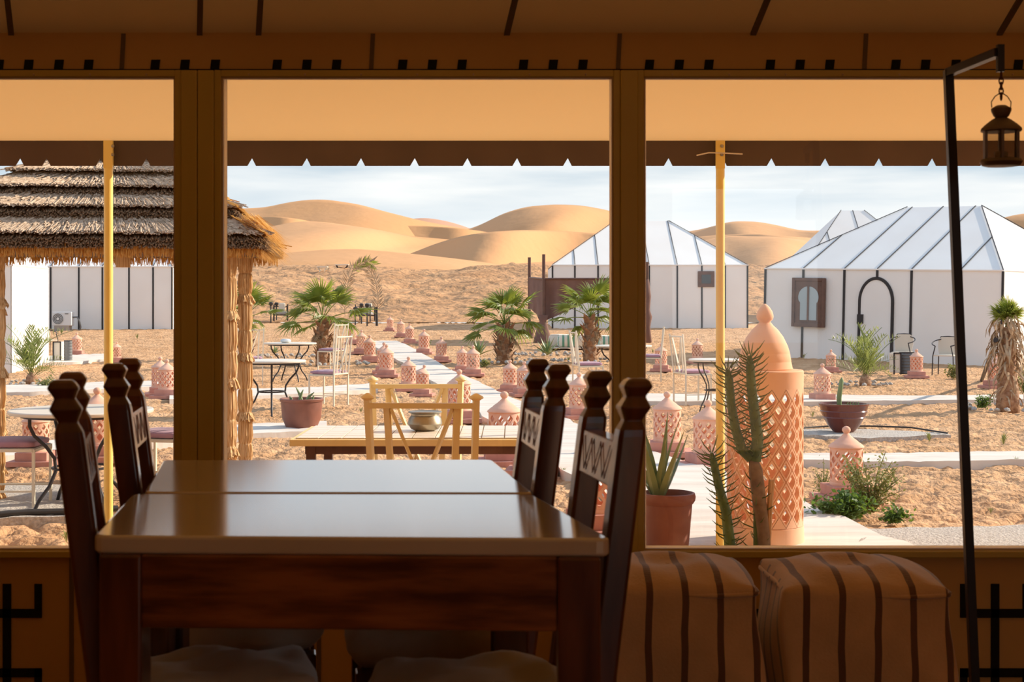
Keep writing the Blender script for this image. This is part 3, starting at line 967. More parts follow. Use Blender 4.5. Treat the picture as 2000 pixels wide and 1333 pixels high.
# ------------------------------------------------------------------ POUFS
def pouf(label, cx, cy, s=(0.43, 0.44, 0.372), rz=0.0):
    t = thing('pouf', label, 'pouf', (cx, cy, FL), rz, 'striped poufs')

    def sag(p, u):
        p.x += 0.010 * math.sin(p.z * 16 + u[1] * 2) * (abs(u[0]))
        p.y += 0.006 * math.sin(p.z * 14 + u[0] * 3)
        w = 1 + 0.025 * math.sin(max(0.0, min(1.0, p.z / s[2])) * math.pi)
        p.x *= w; p.y *= w
        if u[2] > 0.9:
            dd = math.hypot(u[0], u[1] - 0.0)
            p.z -= 0.014 * math.exp(-(dd / 0.16) ** 2)
            p.z += 0.004 * math.sin(u[0] * 9 + u[1] * 5) * (1 - u[0] ** 2)
        return p
    b = rbox(s[0], s[1], s[2], 0.014, 26, 0.034, sag)
    obj('cover', b, m_pouf, t, smooth=0)
    # piped seam around the top edge
    pts = []
    hx, hy = s[0] / 2 - 0.004, s[1] / 2 - 0.004
    zt = s[2] - 0.018
    cr = 0.02
    for (cx_, cy_, a0) in ((hx - cr, hy - cr, 0), (-hx + cr, hy - cr, 90), (-hx + cr, -hy + cr, 180), (hx - cr, -hy + cr, 270)):
        for k in range(5):
            a = R(a0 + 90 * k / 4)
            pts.append((cx_ + cr * math.cos(a), cy_ + cr * math.sin(a), zt))
    pts.append(pts[0])
    full = []
    for i in range(len(pts) - 1):
        a = Vector(pts[i]); b_ = Vector(pts[i + 1])
        n = 8 if (b_ - a).length > 0.1 else 1
        for k_ in range(n):
            q = a.lerp(b_, k_ / n); q.z += 0.003 * math.sin(q.x * 21 + q.y * 17)
            full.append(q)
    full.append(Vector(pts[0]) + Vector((0.0, 0.0, 0.0)))
    obj('piping', MB().tube(full, 0.0055, 7), m_pouf, t, smooth=0)
    obj('button', MB().lathe([(0.001, 0.003), (0.007, 0.002), (0.009, 0.0), (0.006, -0.004)], 12, (0, 0, s[2] + 0.019)), m_pouf, t, smooth=0)
    return t


pouf('striped wool pouf cube with buttoned top, right of the pair below the window', 0.828, 3.483, (0.387, 0.396, 0.457))
pouf('striped wool pouf cube left of the pair, partly behind the carved chair', 0.384, 3.497, (0.387, 0.396, 0.457))

# ------------------------------------------------------------------ LANTERN STAND
ls = thing('lamp_stand', 'tall thin black iron hook stand at the right side of the room', 'lamp stand', (1.083, 3.3, FL))
top = P(1852, 142, 3.3) - Vector((1.083, 3.3, FL))
end = P(1950, 113, 3.03) - Vector((1.083, 3.3, FL)); end.z = top.z
rod = 0.0105
obj('rod', MB().bar((0, 0, 0.01), top + Vector((0, 0, 0.006)), 0.02, 0.02), m_rod, ls, bevel=0.001)
obj('arm', MB().bar(top, end, 0.018, 0.018), m_rod, ls)
obj('hook_drop', MB().bar(end + Vector((0.004, 0, 0.016)), end + Vector((0.004, 0, -0.042)), 0.014, 0.014), m_rod, ls)
obj('foot', MB().lathe([(0.055, 0), (0.055, 0.008), (0.03, 0.014), (0.012, 0.02)], 28), m_rod, ls, smooth=40)
hk = end + Vector((1.083, 3.3, FL)) + Vector((0.006, 0, -0.042))
lt = thing('hanging_lantern', 'small dark metal lantern with glass sides hanging from the black hook stand', 'lantern', (hk.x, hk.y, hk.z))
for i in range(5):
    zc = -0.008 - i * 0.011
    pts = []
    for k_ in range(9):
        a = 2 * math.pi * k_ / 8
        if i % 2:
            pts.append((0.0045 * math.cos(a), 0, zc + 0.0085 * math.sin(a)))
        else:
            pts.append((0, 0.0045 * math.cos(a), zc + 0.0085 * math.sin(a)))
    obj('chain_link', MB().tube(pts, 0.0016, 6, caps=False), mat('rust', (0.14, 0.05, 0.025), 0.7) if i == 0 else bpy.data.materials['rust'], lt, weld=True)
z_ = -0.052
obj('bail', MB().tube([(-0.020, 0, z_ - 0.024), (-0.021, 0, z_ - 0.012), (-0.013, 0, z_ + 0.0), (-0.004, 0, z_ + 0.006), (0.004, 0, z_ + 0.006), (0.013, 0, z_ + 0.0), (0.021, 0, z_ - 0.012), (0.020, 0, z_ - 0.024)], 0.0012, 6), m_rod, lt)
m_lan = mat('lantern_metal', (0.15, 0.105, 0.075), 0.45, (0.22, 0.155, 0.11), 20, 3, metal=0.3)
obj('cap_bowl', MB().lathe([(0.001, -0.072), (0.010, -0.0715), (0.021, -0.078), (0.0205, -0.084), (0.016, -0.094), (0.012, -0.098)], 20), m_lan, lt, smooth=50)
obj('roof', MB().lathe([(0.011, -0.097), (0.020, -0.102), (0.033, -0.112), (0.0425, -0.121), (0.043, -0.126), (0.039, -0.128), (0.02, -0.127)], 12), m_lan, lt, smooth=50)
zt, zb = -0.127, -0.186
for k_ in range(6):
    a = R(60 * k_ + 15)
    a2 = a + R(60)
    obj('glass_side', MB().loft([[(q * math.cos(t), q * math.sin(t), z) for q, t in ((0.0365, a), (0.0365, a2), (0.0355, a2), (0.0355, a))] for z in (zb, zt)]), m_lglass, lt)
    obj('corner_bar', MB().bar((0.037 * math.cos(a), 0.037 * math.sin(a), zb), (0.037 * math.cos(a), 0.037 * math.sin(a), zt), 0.006, 0.006), m_lan, lt)
obj('base', MB().lathe([(0.030, -0.184), (0.041, -0.186), (0.045, -0.192), (0.040, -0.199), (0.034, -0.201)], 12), m_lan, lt, smooth=40)
obj('candle', MB().lathe([(0.014, -0.186), (0.014, -0.170), (0.004, -0.169)], 12), m_candle, lt, smooth=40)


# ------------------------------------------------------------------ OUTDOOR LANTERNS
def lattice(r, h, nu, nr, th, z0, groove=0.0, hole=(0.62, 0.80), seg=12):
    """pierced cylinder wall: a net of rhombi, each with a pointed opening"""
    mb = MB()
    cw = 2 * math.pi / nu
    chh = h / nr

    def cyl(u, v, rr):
        return (rr * math.cos(u), rr * math.sin(u), z0 + v)
    for row in range(0, 2 * nr - 1):
        vc = (row + 1) * chh / 2
        for c in range(nu):
            uc = c * cw + (cw / 2 if row % 2 else 0)
            B = []; Hh = []; Mid = []
            for k_ in range(seg):
                t = 2 * math.pi * k_ / seg
                ct, st = math.cos(t), math.sin(t)
                q = 1 / (abs(ct) + abs(st))
                B.append((uc + ct * q * cw / 2, vc + st * q * chh / 2))
                hx = hole[0] * ct * (0.72 + 0.28 * abs(ct)) * cw / 2
                hy = hole[1] * st * (0.8 + 0.2 * abs(st) ** 3) * chh / 2
                hx *= (1 - 0.55 * abs(st) ** 2.0)
                Hh.append((uc + hx, vc + hy))
                Mid.append((uc + ct * q * cw / 2 * 0.90, vc + st * q * chh / 2 * 0.93))
            rings = [[cyl(u, v, r - groove) for u, v in B]]
            if groove:
                rings.append([cyl(u, v, r) for u, v in Mid])
            rings += [[cyl(u, v, r) for u, v in Hh], [cyl(u, v, r - th) for u, v in Hh], [cyl(u, v, r - th) for u, v in B]]
            vs = [p for ring in rings for p in ring]
            fs = []
            for i in range(len(rings) - 1):
                for k_ in range(seg):
                    n_ = (k_ + 1) % seg
                    fs.append((i * seg + k_, i * seg + n_, (i + 1) * seg + n_, (i + 1) * seg + k_))
            mb.add(vs, fs)
    # half rhombi top and bottom
    q4 = seg // 4
    for c in range(nu):
        for (v0, sgn) in ((0.0, 1), (h, -1)):
            uc = c * cw + cw / 2 if True else 0
            # the staggered rows at both ends have their cells on even columns
            edge = []
            for k_ in range(2 * q4 + 1):
                t = math.pi * k_ / (2 * q4)
                ct, st = math.cos(t), math.sin(t)
                qq = 1 / (abs(ct) + abs(st))
                edge.append((uc + ct * qq * cw / 2, v0 + sgn * st * qq * chh / 2))
            for rr in (r, r - th):
                vs = [cyl(uc, v0, rr)] + [cyl(u, v, rr) for u, v in edge]
                fs = [(0, i + 1, i + 2) if (rr == r) == (sgn > 0) else (0, i + 2, i + 1) for i in range(len(edge) - 1)]
                mb.add(vs, fs)
            vs = [cyl(uc - cw / 2, v0, r), cyl(uc + cw / 2, v0, r), cyl(uc + cw / 2, v0, r - th), cyl(uc - cw / 2, v0, r - th), cyl(uc, v0, r), cyl(uc, v0, r - th)]
            mb.add(vs, [(0, 4, 5, 3), (4, 1, 2, 5)])
    return mb


LH = 0.62


def garden_lantern(label):
    t = thing('garden_lantern', label, 'lantern', (0, 0, 0), 0, 'small terracotta garden lanterns')
    obj('base_slab', MB().bb(-0.24, 0.24, -0.24, 0.24, -0.02, 0.035), m_plinth, t, bevel=0.004)
    obj('plinth', MB().bb(-0.17, 0.17, -0.17, 0.17, 0.035, 0.125), m_plinth, t, bevel=0.005)
    obj('foot_ring', MB().lathe([(0.142, 0.125), (0.142, 0.142), (0.137, 0.150), (0.12, 0.150)], 28), m_terra, t, smooth=40)
    obj('pierced_body', lattice(0.137, 0.29, 10, 3, 0.020, 0.148, hole=(0.60, 0.68)), m_terra, t, smooth=40, weld=True)
    obj('lid', MB().lathe([(0.12, 0.436), (0.142, 0.437), (0.150, 0.444), (0.148, 0.452), (0.118, 0.478), (0.112, 0.480), (0.080, 0.508), (0.074, 0.510), (0.040, 0.538), (0.026, 0.552), (0.020, 0.560)], 28), m_terra, t, smooth=35)
    obj('finial', MB().lathe([(0.018, 0.556), (0.024, 0.564), (0.034, 0.578), (0.036, 0.590), (0.032, 0.604), (0.018, 0.616), (0.004, 0.62)], 16), m_terra, t, smooth=60)
    return t


gl0 = None
LAN = [
    (1653, 833, 976, 'terracotta lantern in the right window behind the leafy herb bush'),
    (1303, 765, 886, 'terracotta lantern just above the pot of long aloe leaves'),
    (1383, 782, 912, 'terracotta lantern directly left of the tall lantern, half behind the yellow pole'),
    (985, 765, 905, 'terracotta lantern rising behind the white tiled outdoor table'),
    (996, 703, 764, 'terracotta lantern left of the pair behind the far right wooden chair'),
    (1024, 706, 772, 'terracotta lantern right of the pair, touching the carved chair finial'),
    (924, 675, 733, 'front lantern of the pair right of the path, left of the spiky agave'),
    (903, 676, 725, 'rear lantern of the pair right of the path, half hidden'),
    (862, 658, 706, 'lone lantern beside the path where it bends, fifth from the far end on the right'),
    (828, 643, 691, 'lantern with a small dry plant on its plinth, right edge of the path'),
    (800, 632, 670, 'third lantern from the far end on the right edge of the path'),
    (783, 624, 658, 'second lantern from the far end on the right edge of the path'),
    (762, 617, 646, 'farthest and smallest lantern at the far end of the path'),
    (722, 655, 706, 'lantern on the left edge of the path right of the fan palm'),
    (755, 673, 735, 'front lantern of the pair standing left of the path above the yellow chairs'),
    (750, 669, 728, 'rear lantern of the pair left of the path, its tip showing behind'),
    (798, 697, 762, 'lantern behind the yellow chair back, left of the one with the tilted lid'),
    (825, 714, 772, 'lantern with a crooked tilted lid behind the yellow chairs'),
    (897, 722, 822, 'lantern seen through the right side of the yellow chair backs'),
    (688, 632, 671, 'pinkish lantern partly under the right fronds of the left fan palm'),
    (706, 645, 690, 'lantern between the left fan palm and the path edge'),
    (313, 697, 772, 'lantern in the left window left of the thick window post'),
    (326, 702, 776, 'lantern peeking out just behind another by the left window post'),
    (1606, 710, 784, 'lantern in front of the large right tent, left of the glazed pot'),
    (1623, 683, 726, 'small lantern close to the wall of the large right tent'),
    (1790, 682, 737, 'lantern beside the black barrel stool at the large tent'),
    (1945, 692, 757, 'lantern partly behind the shaggy palm trunk at the right edge'),
    (1362, 661, 709, 'lantern left of the yellow pole in front of the middle tent'),
    (1291, 671, 724, 'lantern beside the white chair near the right window post'),
    (1131, 728, 815, 'lantern between the two carved chairs on the right of the tables'),
    (70, 792, 905, 'lantern behind the round table in the left window, left of two'),
    (190, 757, 896, 'lantern behind the round table in the left window, right of two, hidden by a chair'),
    (228, 668, 707, 'lantern half hidden behind the left yellow pole'),
    (1040, 792, 922, 'lantern hidden behind the far right carved chair, only its plinth showing'),
    (1172, 840, 1040, 'lantern seen through the gap in the back of the near right carved chair'),
    (150, 650, 694, 'small lantern behind the date palm in the left window'),
]
for i, (px, pt, pb, lab) in enumerate(LAN):
    g = G(px, pb)
    s = (pb - pt) / F * g.y / LH
    rz = R([8, -6, 12, 4, -9, 15, 0, 7][i % 8])
    if gl0 is None:
        gl0 = garden_lantern(lab)
        gl0.location = g; gl0.scale = (s, s, s); gl0.rotation_euler = (0, 0, rz)
    else:
        o = copy_tree(gl0, lab, g, rz, s)
        if 'tilted lid' in lab and 'crooked' in lab:
            for c in kids(o):
                if c.name.startswith(('lid', 'finial')):
                    c.rotation_euler = (R(0), R(14), 0)
                    c.location = (-0.10, 0, 0.03)

# the tall lantern by the window
bg = Vector(((1494 - 1000) / F * 8.75, 8.75, 0.0))
tl = thing('tall_lantern', 'man-high orange terracotta lantern with pierced body and domed lid by the right window', 'lantern', bg)
br = 0.233
obj('base_ring', MB().lathe([(br - 0.03, -0.02), (br + 0.006, -0.02), (br + 0.006, 0.03), (br + 0.002, 0.13), (br - 0.02, 0.14)], 40), m_terra_b, tl, smooth=40)
obj('pierced_body', lattice(br, 0.84, 16, 6, 0.024, 0.135, groove=0.007, hole=(0.64, 0.66)), m_terra_b, tl, smooth=35, weld=True)
obj('collar', MB().lathe([(br - 0.022, 0.97), (br, 0.972), (br + 0.002, 1.075), (br - 0.004, 1.082), (br - 0.03, 1.082)], 40), m_terra_b, tl, smooth=40)
dm = [(0.150, 1.078), (0.166, 1.080), (0.170, 1.090), (0.166, 1.100), (0.160, 1.130), (0.1585, 1.134), (0.1595, 1.138), (0.152, 1.180), (0.1505, 1.184), (0.151, 1.189), (0.138, 1.230), (0.112, 1.285), (0.078, 1.330), (0.050, 1.356), (0.038, 1.372)]
obj('dome', MB().lathe(dm, 40), m_terra_b, tl, smooth=35)
obj('finial', MB().lathe([(0.036, 1.368), (0.034, 1.378), (0.048, 1.392), (0.053, 1.410), (0.046, 1.440), (0.030, 1.466), (0.014, 1.482), (0.003, 1.488)], 24), m_terra_b, tl, smooth=60)


# ------------------------------------------------------------------ TENTS
def tent(label, FLc, FRc, depth, zb, wall, ridge_h, ridge_half, seams, tilt=0.0, mat_=None, right_seams=2, strips=True):
    a = Vector((FLc[0], FLc[1], 0)); b = Vector((FRc[0], FRc[1], 0))
    W = (b - a).length
    ang = math.atan2(b.y - a.y, b.x - a.x)
    t = thing('tent', label, 'tent', (a.x, a.y, zb), ang, 'white canvas tents')
    t.rotation_euler = (0, tilt, ang)
    mm = mat_ or m_white_fab
    hd = W / 2 - ridge_half

    def tt(s): return min(1.0, s * W / hd, (1 - s) * W / hd)

    def rp(s, k_):
        return (s * W, depth / 2 * k_, wall + (ridge_h - wall) * k_)
    allk = sorted(set([0.0, 1.0] + seams))
    kinks = [hd / W, 1 - hd / W]
    ov = 0.05
    for i in range(len(allk) - 1):
        s0, s1 = allk[i], allk[i + 1]
        obj('wall_panel', MB().bb(s0 * W, s1 * W, 0, 0.03, -0.25, wall), mm, t)
        top = [(s0, tt(s0))] + [(k_, 1.0) for k_ in kinks if s0 < k_ < s1] + [(s1, tt(s1))]
        poly = [rp(s0, 0), rp(s1, 0)] + [rp(*q) for q in reversed(top)]
        poly2 = []
        for p in poly:
            if not poly2 or (Vector(p) - Vector(poly2[-1])).length > 1e-3:
                poly2.append(p)
        if (Vector(poly2[0]) - Vector(poly2[-1])).length < 1e-3:
            poly2.pop()
        off = Vector((0, -(ridge_h - wall), depth / 2)).normalized() * 0.015
        obj('roof_panel', MB().loft([[tuple(Vector(p) - off * 1.5) for p in poly2], [tuple(p) for p in poly2]]), mm, t)
    # eave hem
    obj('eave_hem', MB().bb(-0.03, W + 0.03, -0.03, 0.04, wall - 0.02, wall + 0.012), mm, t)
    # other three sides
    L = (0.0, 0.0); D = depth
    obj('wall_panel', MB().bb(-0.0, 0.03, 0, D, -0.25, wall), mm, t)
    obj('wall_panel', MB().bb(W - 0.03, W, 0, D, -0.25, wall), mm, t)
    obj('wall_panel', MB().bb(0, W, D - 0.03, D, -0.25, wall), mm, t)
    r0 = (hd, D / 2, ridge_h); r1 = (W - hd, D / 2, ridge_h)
    for poly in ([(0, 0, wall), r0, (0, D, wall)], [(W, 0, wall), (W, D, wall), r1], [(0, D, wall), r0, r1, (W, D, wall)]):
        obj('roof_panel', MB().loft([[tuple(Vector(p) - Vector((0, 0, 0.03))) for p in poly], poly]), mm, t)
    if strips:
        sw = 0.055
        for s in allk:
            obj('seam_strip', MB().bb(s * W - sw / 2, s * W + sw / 2, -0.022, 0.006, -0.1, wall - 0.01), m_black, t)
            if 0.001 < s < 0.999:
                p0 = Vector(rp(s, 0.0)); p1 = Vector(rp(s, tt(s)))
                obj('roof_seam', MB().bar(p0 + Vector((0, 0, 0.02)), p1 + Vector((0, 0, 0.012)), 0.024, 0.014), m_iron, t)
        for p0, p1 in (((0, 0, wall), r0), ((W, 0, wall), r1), ((W, D, wall), r1)):
            obj('roof_seam', MB().bar(Vector(p0) + Vector((0, 0, 0.02)), Vector(p1) + Vector((0, 0, 0.02)), 0.024, 0.016), m_iron, t)
        for k_ in range(1, right_seams + 1):
            y = D * k_ / (right_seams + 1)
            obj('seam_strip', MB().bb(W - 0.006, W + 0.012, y - 0.02, y + 0.02, -0.1, wall), mat_ or m_grey, t)
    return t, W


# middle tent
mt, mtW = tent('white tent in the middle with a small square window, brown cloth screen before it', (1.467, 51.6), (8.544, 51.6), 6.4, 0.57, 2.27, 4.05, 1.03,
               [0.115, 0.234, 0.367, 0.496, 0.64, 0.766, 0.885])
sx = (1379 - 1000) / F * 51.6 - 1.467; sz = CAMZ - (545.5 - HOR) / F * 51.6 - 0.57
wn = obj('window_frame', MB().loft([[(sx + a * 0.30, y, sz + b * 0.29) for a, b in ((-1, -1), (1, -1), (1, 1), (-1, 1))] for y in (-0.06, 0.03)]), m_brown_wood, mt, bevel=0.02)
obj('pane', MB().bb(sx - 0.17, sx + 0.17, -0.075, -0.055, sz - 0.16, sz + 0.16), m_dglass, wn)

# left tent with the air conditioner
lt_, ltW = tent('long white tent on the left with an air conditioner at its wall', (-1080 / F * 50.8, 50.8), (-664 / F * 50.8, 50.8), 7.0, 0.51, 2.25, 3.95, 2.2,
                [1 - (336 - p) / 416.0 for p in (-20, 40, 99, 154, 200, 252, 299)])

# near left tent (bright right-hand face)
nlt, _w = tent('sunlit white tent at the left edge, seen past the small date palm', (-15.5, 29.6), (-10.55, 30.0), 3.2, 0.0, 2.28, 4.2, 1.1, [0.33, 0.66], right_seams=0, strips=False)

# right tent
FLr = Vector((6.376, 36.0)); FRr = Vector((11.09, 32.25))


def s_of(px):
    q = (px - 1000) / F
    return (q * 36.0 - 6.376) / (4.714 + 3.75 * q)


rt, rtW = tent('large white tent on the right with arched door and brown Moorish window', FLr, FRr, 8.0, 0.06, 2.29, 4.0, 1.0,
               [s_of(1566), s_of(1646), s_of(1710), s_of(1777), s_of(1873)], tilt=R(1.3), right_seams=2)
# door arch
sd = s_of(1709) * rtW
hw = 0.5 * (s_of(1741) - s_of(1677)) * rtW
dr = obj('door_leaf', MB().loft([[(sd + hw * c, y, z) for c, z in [(-1, 0.02), (1, 0.02)] + [(math.cos(R(a)), 1.52 + 0.55 * math.sin(R(a))) for a in range(0, 181, 12)]] for y in (-0.030, -0.004)]), m_white_fab, rt)
arch = [(sd - hw, -0.02, -0.05), (sd - hw, -0.02, 0.8), (sd - hw, -0.02, 1.52)] + [(sd - hw * math.cos(R(a)), -0.02, 1.52 + 0.55 * math.sin(R(a))) for a in range(10, 180, 10)] + [(sd + hw, -0.02, 1.52), (sd + hw, -0.02, 0.8), (sd + hw, -0.02, -0.05)]
obj('door_frame', MB().tube(arch, 0.042, 6), m_black, rt)
obj('door_lock', MB().bb(sd - hw - 0.04, sd - hw + 0.11, -0.07, 0.0, 0.98, 1.2), m_black, dr)
# Moorish window
s0, s1 = s_of(1550) * rtW, s_of(1610) * rtW
z0, z1 = CAMZ - (632 - HOR) / F * 35.3 - 0.09, CAMZ - (541 - HOR) / F * 35.3 - 0.09
zc = (z0 + z1) / 2; xc = (s0 + s1) / 2; hw_, hh_ = (s1 - s0) / 2, (z1 - z0) / 2
wf = obj('window_frame', MB().bb(s0, s1, -0.09, 0.02, z0, z1), m_brown_wood, rt, bevel=0.015)
# outer moulding
for (x0_, x1_, y0_, y1_) in ((s0 - .03, s0 + .05, z0 - .03, z1 + .03), (s1 - .05, s1 + .03, z0 - .03, z1 + .03), (s0 + .05, s1 - .05, z1 - .05, z1 + .03), (s0 + .05, s1 - .05, z0 - .03, z0 + .07)):
    obj('moulding', MB().bb(x0_, x1_, -0.12, -0.04, y0_, y1_), m_brown_wood, wf, bevel=0.01)
ap = []
ow = hw_ * 0.66
for a in range(-28, 209, 12):
    ap.append((xc + ow * math.cos(R(a)), zc + hh_ * 0.22 + ow * 0.98 * math.sin(R(a))))
ap = [(xc + ow * 0.80, z0 + 0.14)] + [(xc + ow * 0.80, zc + hh_ * 0.0)] + ap + [(xc - ow * 0.80, zc + hh_ * 0.0), (xc - ow * 0.80, z0 + 0.14)]
obj('pane', MB().loft([[(p[0], y, p[1]) for p in ap] for y in (-0.100, -0.088)]), m_pglass, wf)
obj('mullion', MB().bb(xc - 0.022, xc + 0.022, -0.125, -0.09, z0 + 0.12, zc + hh_ * 0.22 + ow), m_brown_wood, wf)

# tent peak far behind the right tent
tent('far white tent, only its roof peak showing behind the large right tent', (1570 / F * 58 - 1000 / F * 58, 58.0), (1830 / F * 58 - 1000 / F * 58, 58.0), 6.0, 0.7, 2.2, 4.72, 0.5, [0.25, 0.5, 0.75])

# ------------------------------------------------------------------ AIR CONDITIONER
d = 49.6
g = Vector(((123 - 1000) / F * d, d, gz(0, d)))
zc = CAMZ - (623 - HOR) / F * d - g.z
acu = thing('air_conditioner', 'white outdoor air conditioner unit with round fan by the left tent wall', 'air conditioner', g)
obj('support_block', MB().bb(-0.26, 0.26, -0.16, 0.16, -0.05, zc - 0.24), m_conc, acu)
cs = obj('casing', MB().bb(-0.34, 0.34, -0.17, 0.17, zc - 0.24, zc + 0.24), m_ac, acu, bevel=0.02)
ring = [(-0.12 + 0.19 * math.cos(R(a)), -0.19, zc + 0.19 * math.sin(R(a))) for a in range(0, 361, 20)]
fan = MB().loft([[(-0.12 + 0.19 * math.cos(R(a)), y, zc + 0.19 * math.sin(R(a))) for a in range(0, 360, 20)] for y in (-0.168, -0.182)])
fo = obj('fan_grille', fan, m_grey, acu)
obj('fan_hub', MB().loft([[(-0.12 + 0.05 * math.cos(R(a)), y, zc + 0.05 * math.sin(R(a))) for a in range(0, 360, 30)] for y in (-0.18, -0.195)]), m_ac, fo)
for k_ in range(3):
    obj('grille_ring', MB().tube([(-0.12 + r_ * math.cos(R(a)), -0.186, zc + r_ * math.sin(R(a))) for r_ in [0.19 - 0.045 * k_] for a in range(0, 361, 20)], 0.007, 5, caps=False), m_ac, fo, weld=True)
obj('label_plate', MB().bb(0.12, 0.24, -0.176, -0.168, zc + 0.16, zc + 0.19), m_grey, acu)
obj('pipe', MB().tube([(0.34, 0, zc + 0.05), (0.5, 0, zc + 0.06), (0.58, 0, zc - 0.1), (0.6, 0.05, zc - 0.3), (0.5, 0.1, zc - 0.5)], 0.03, 8), m_grey, acu, smooth=50)


# ------------------------------------------------------------------ THATCHED HUT
hc = Vector((-3.16, 11.64)); hth = R(6.6)
hut = thing('thatched_hut', 'straw-thatched shade hut with reed-wrapped posts in the left window', 'hut', (hc.x, hc.y, 0), hth)


def sheath(mb, zb, zt, r, seed):
    rr = random.Random(seed)
    n = 72
    prof = [(r * 0.9, zt), (r * 1.02, zt - (zt - zb) * 0.10), (r * 1.13, zt - (zt - zb) * 0.35), (r * 0.98, zt - (zt - zb) * 0.47), (r * 0.90, zt - (zt - zb) * 0.50), (r * 1.0, zt - (zt - zb) * 0.53), (r * 1.12, zt - (zt - zb) * 0.72), (r * 0.95, zb + 0.09), (r * 0.92, zb + 0.075), (r * 1.15, zb + 0.05), (r * 1.50, zb)]
    js = [1 + 0.12 * (rr.random() * 2 - 1) for _ in range(n)]
    vs = []; fs = []
    for i, (q, z) in enumerate(prof):
        for j in range(n):
            a = 2 * math.pi * j / n + 0.03 * i * (rr.random() - 0.5)
            jj = 1 + (js[j] - 1) * (1.0 if i not in (4, 8) else 0.4) + 0.03 * (rr.random() - 0.5)
            dz = (rr.random() - 0.5) * 0.035 if i == len(prof) - 1 else 0
            vs.append((q * jj * math.cos(a), q * jj * math.sin(a), z + dz))
    for i in range(len(prof) - 1):
        for j in range(n):
            k_ = (j + 1) % n
            fs.append((i * n + j, (i + 1) * n + j, (i + 1) * n + k_, i * n + k_))
    mb.add(vs, fs)
    return mb


def hut_local(x, y):
    q = Matrix.Rotation(-hth, 2) @ Vector((x - hc.x, y - hc.y))
    return (q.x, q.y)


for pi, (px_, py_) in enumerate((hut_local(-3.86, 10.65), (0.90, -0.88), (0.90, 0.88), hut_local(-4.47, 12.35))):
    core = obj('post', MB().tube([(px_, py_, -0.05), (px_, py_, 2.0)], 0.04, 10), m_straw, hut)
    off = [0.0, 0.10, -0.03, 0.07][pi]
    for k_ in range(4):
        zt = 2.02 - 0.52 * k_ + off * 0.0
        mb = MB()
        sheath(mb, max(0.0, zt - 0.56 - off * (k_ < 3)), zt - off * (k_ > 0), 0.056, pi * 10 + k_)
        o = obj('reed_wrap', mb, m_straw, core)
        o.location = (px_, py_, 0)
# beams
for (a, b) in (((-0.9, -0.88), (0.9, -0.88)), ((0.9, -0.88), (0.9, 0.88)), ((0.9, 0.88), (-0.9, 0.88)), ((-0.9, 0.88), (-0.9, -0.88))):
    obj('beam', MB().tube([(a[0], a[1], 1.98), (b[0], b[1], 1.98)], 0.04, 8), m_trunk, hut, smooth=50)
obj('hanging_bundle', MB().tube([(0.13, -1.0, 1.95), (0.13, -1.0, 1.76)], 0.055, 10), m_straw, hut, smooth=50)

ROOF_OFF = Vector((-0.10, 0.0, 0))
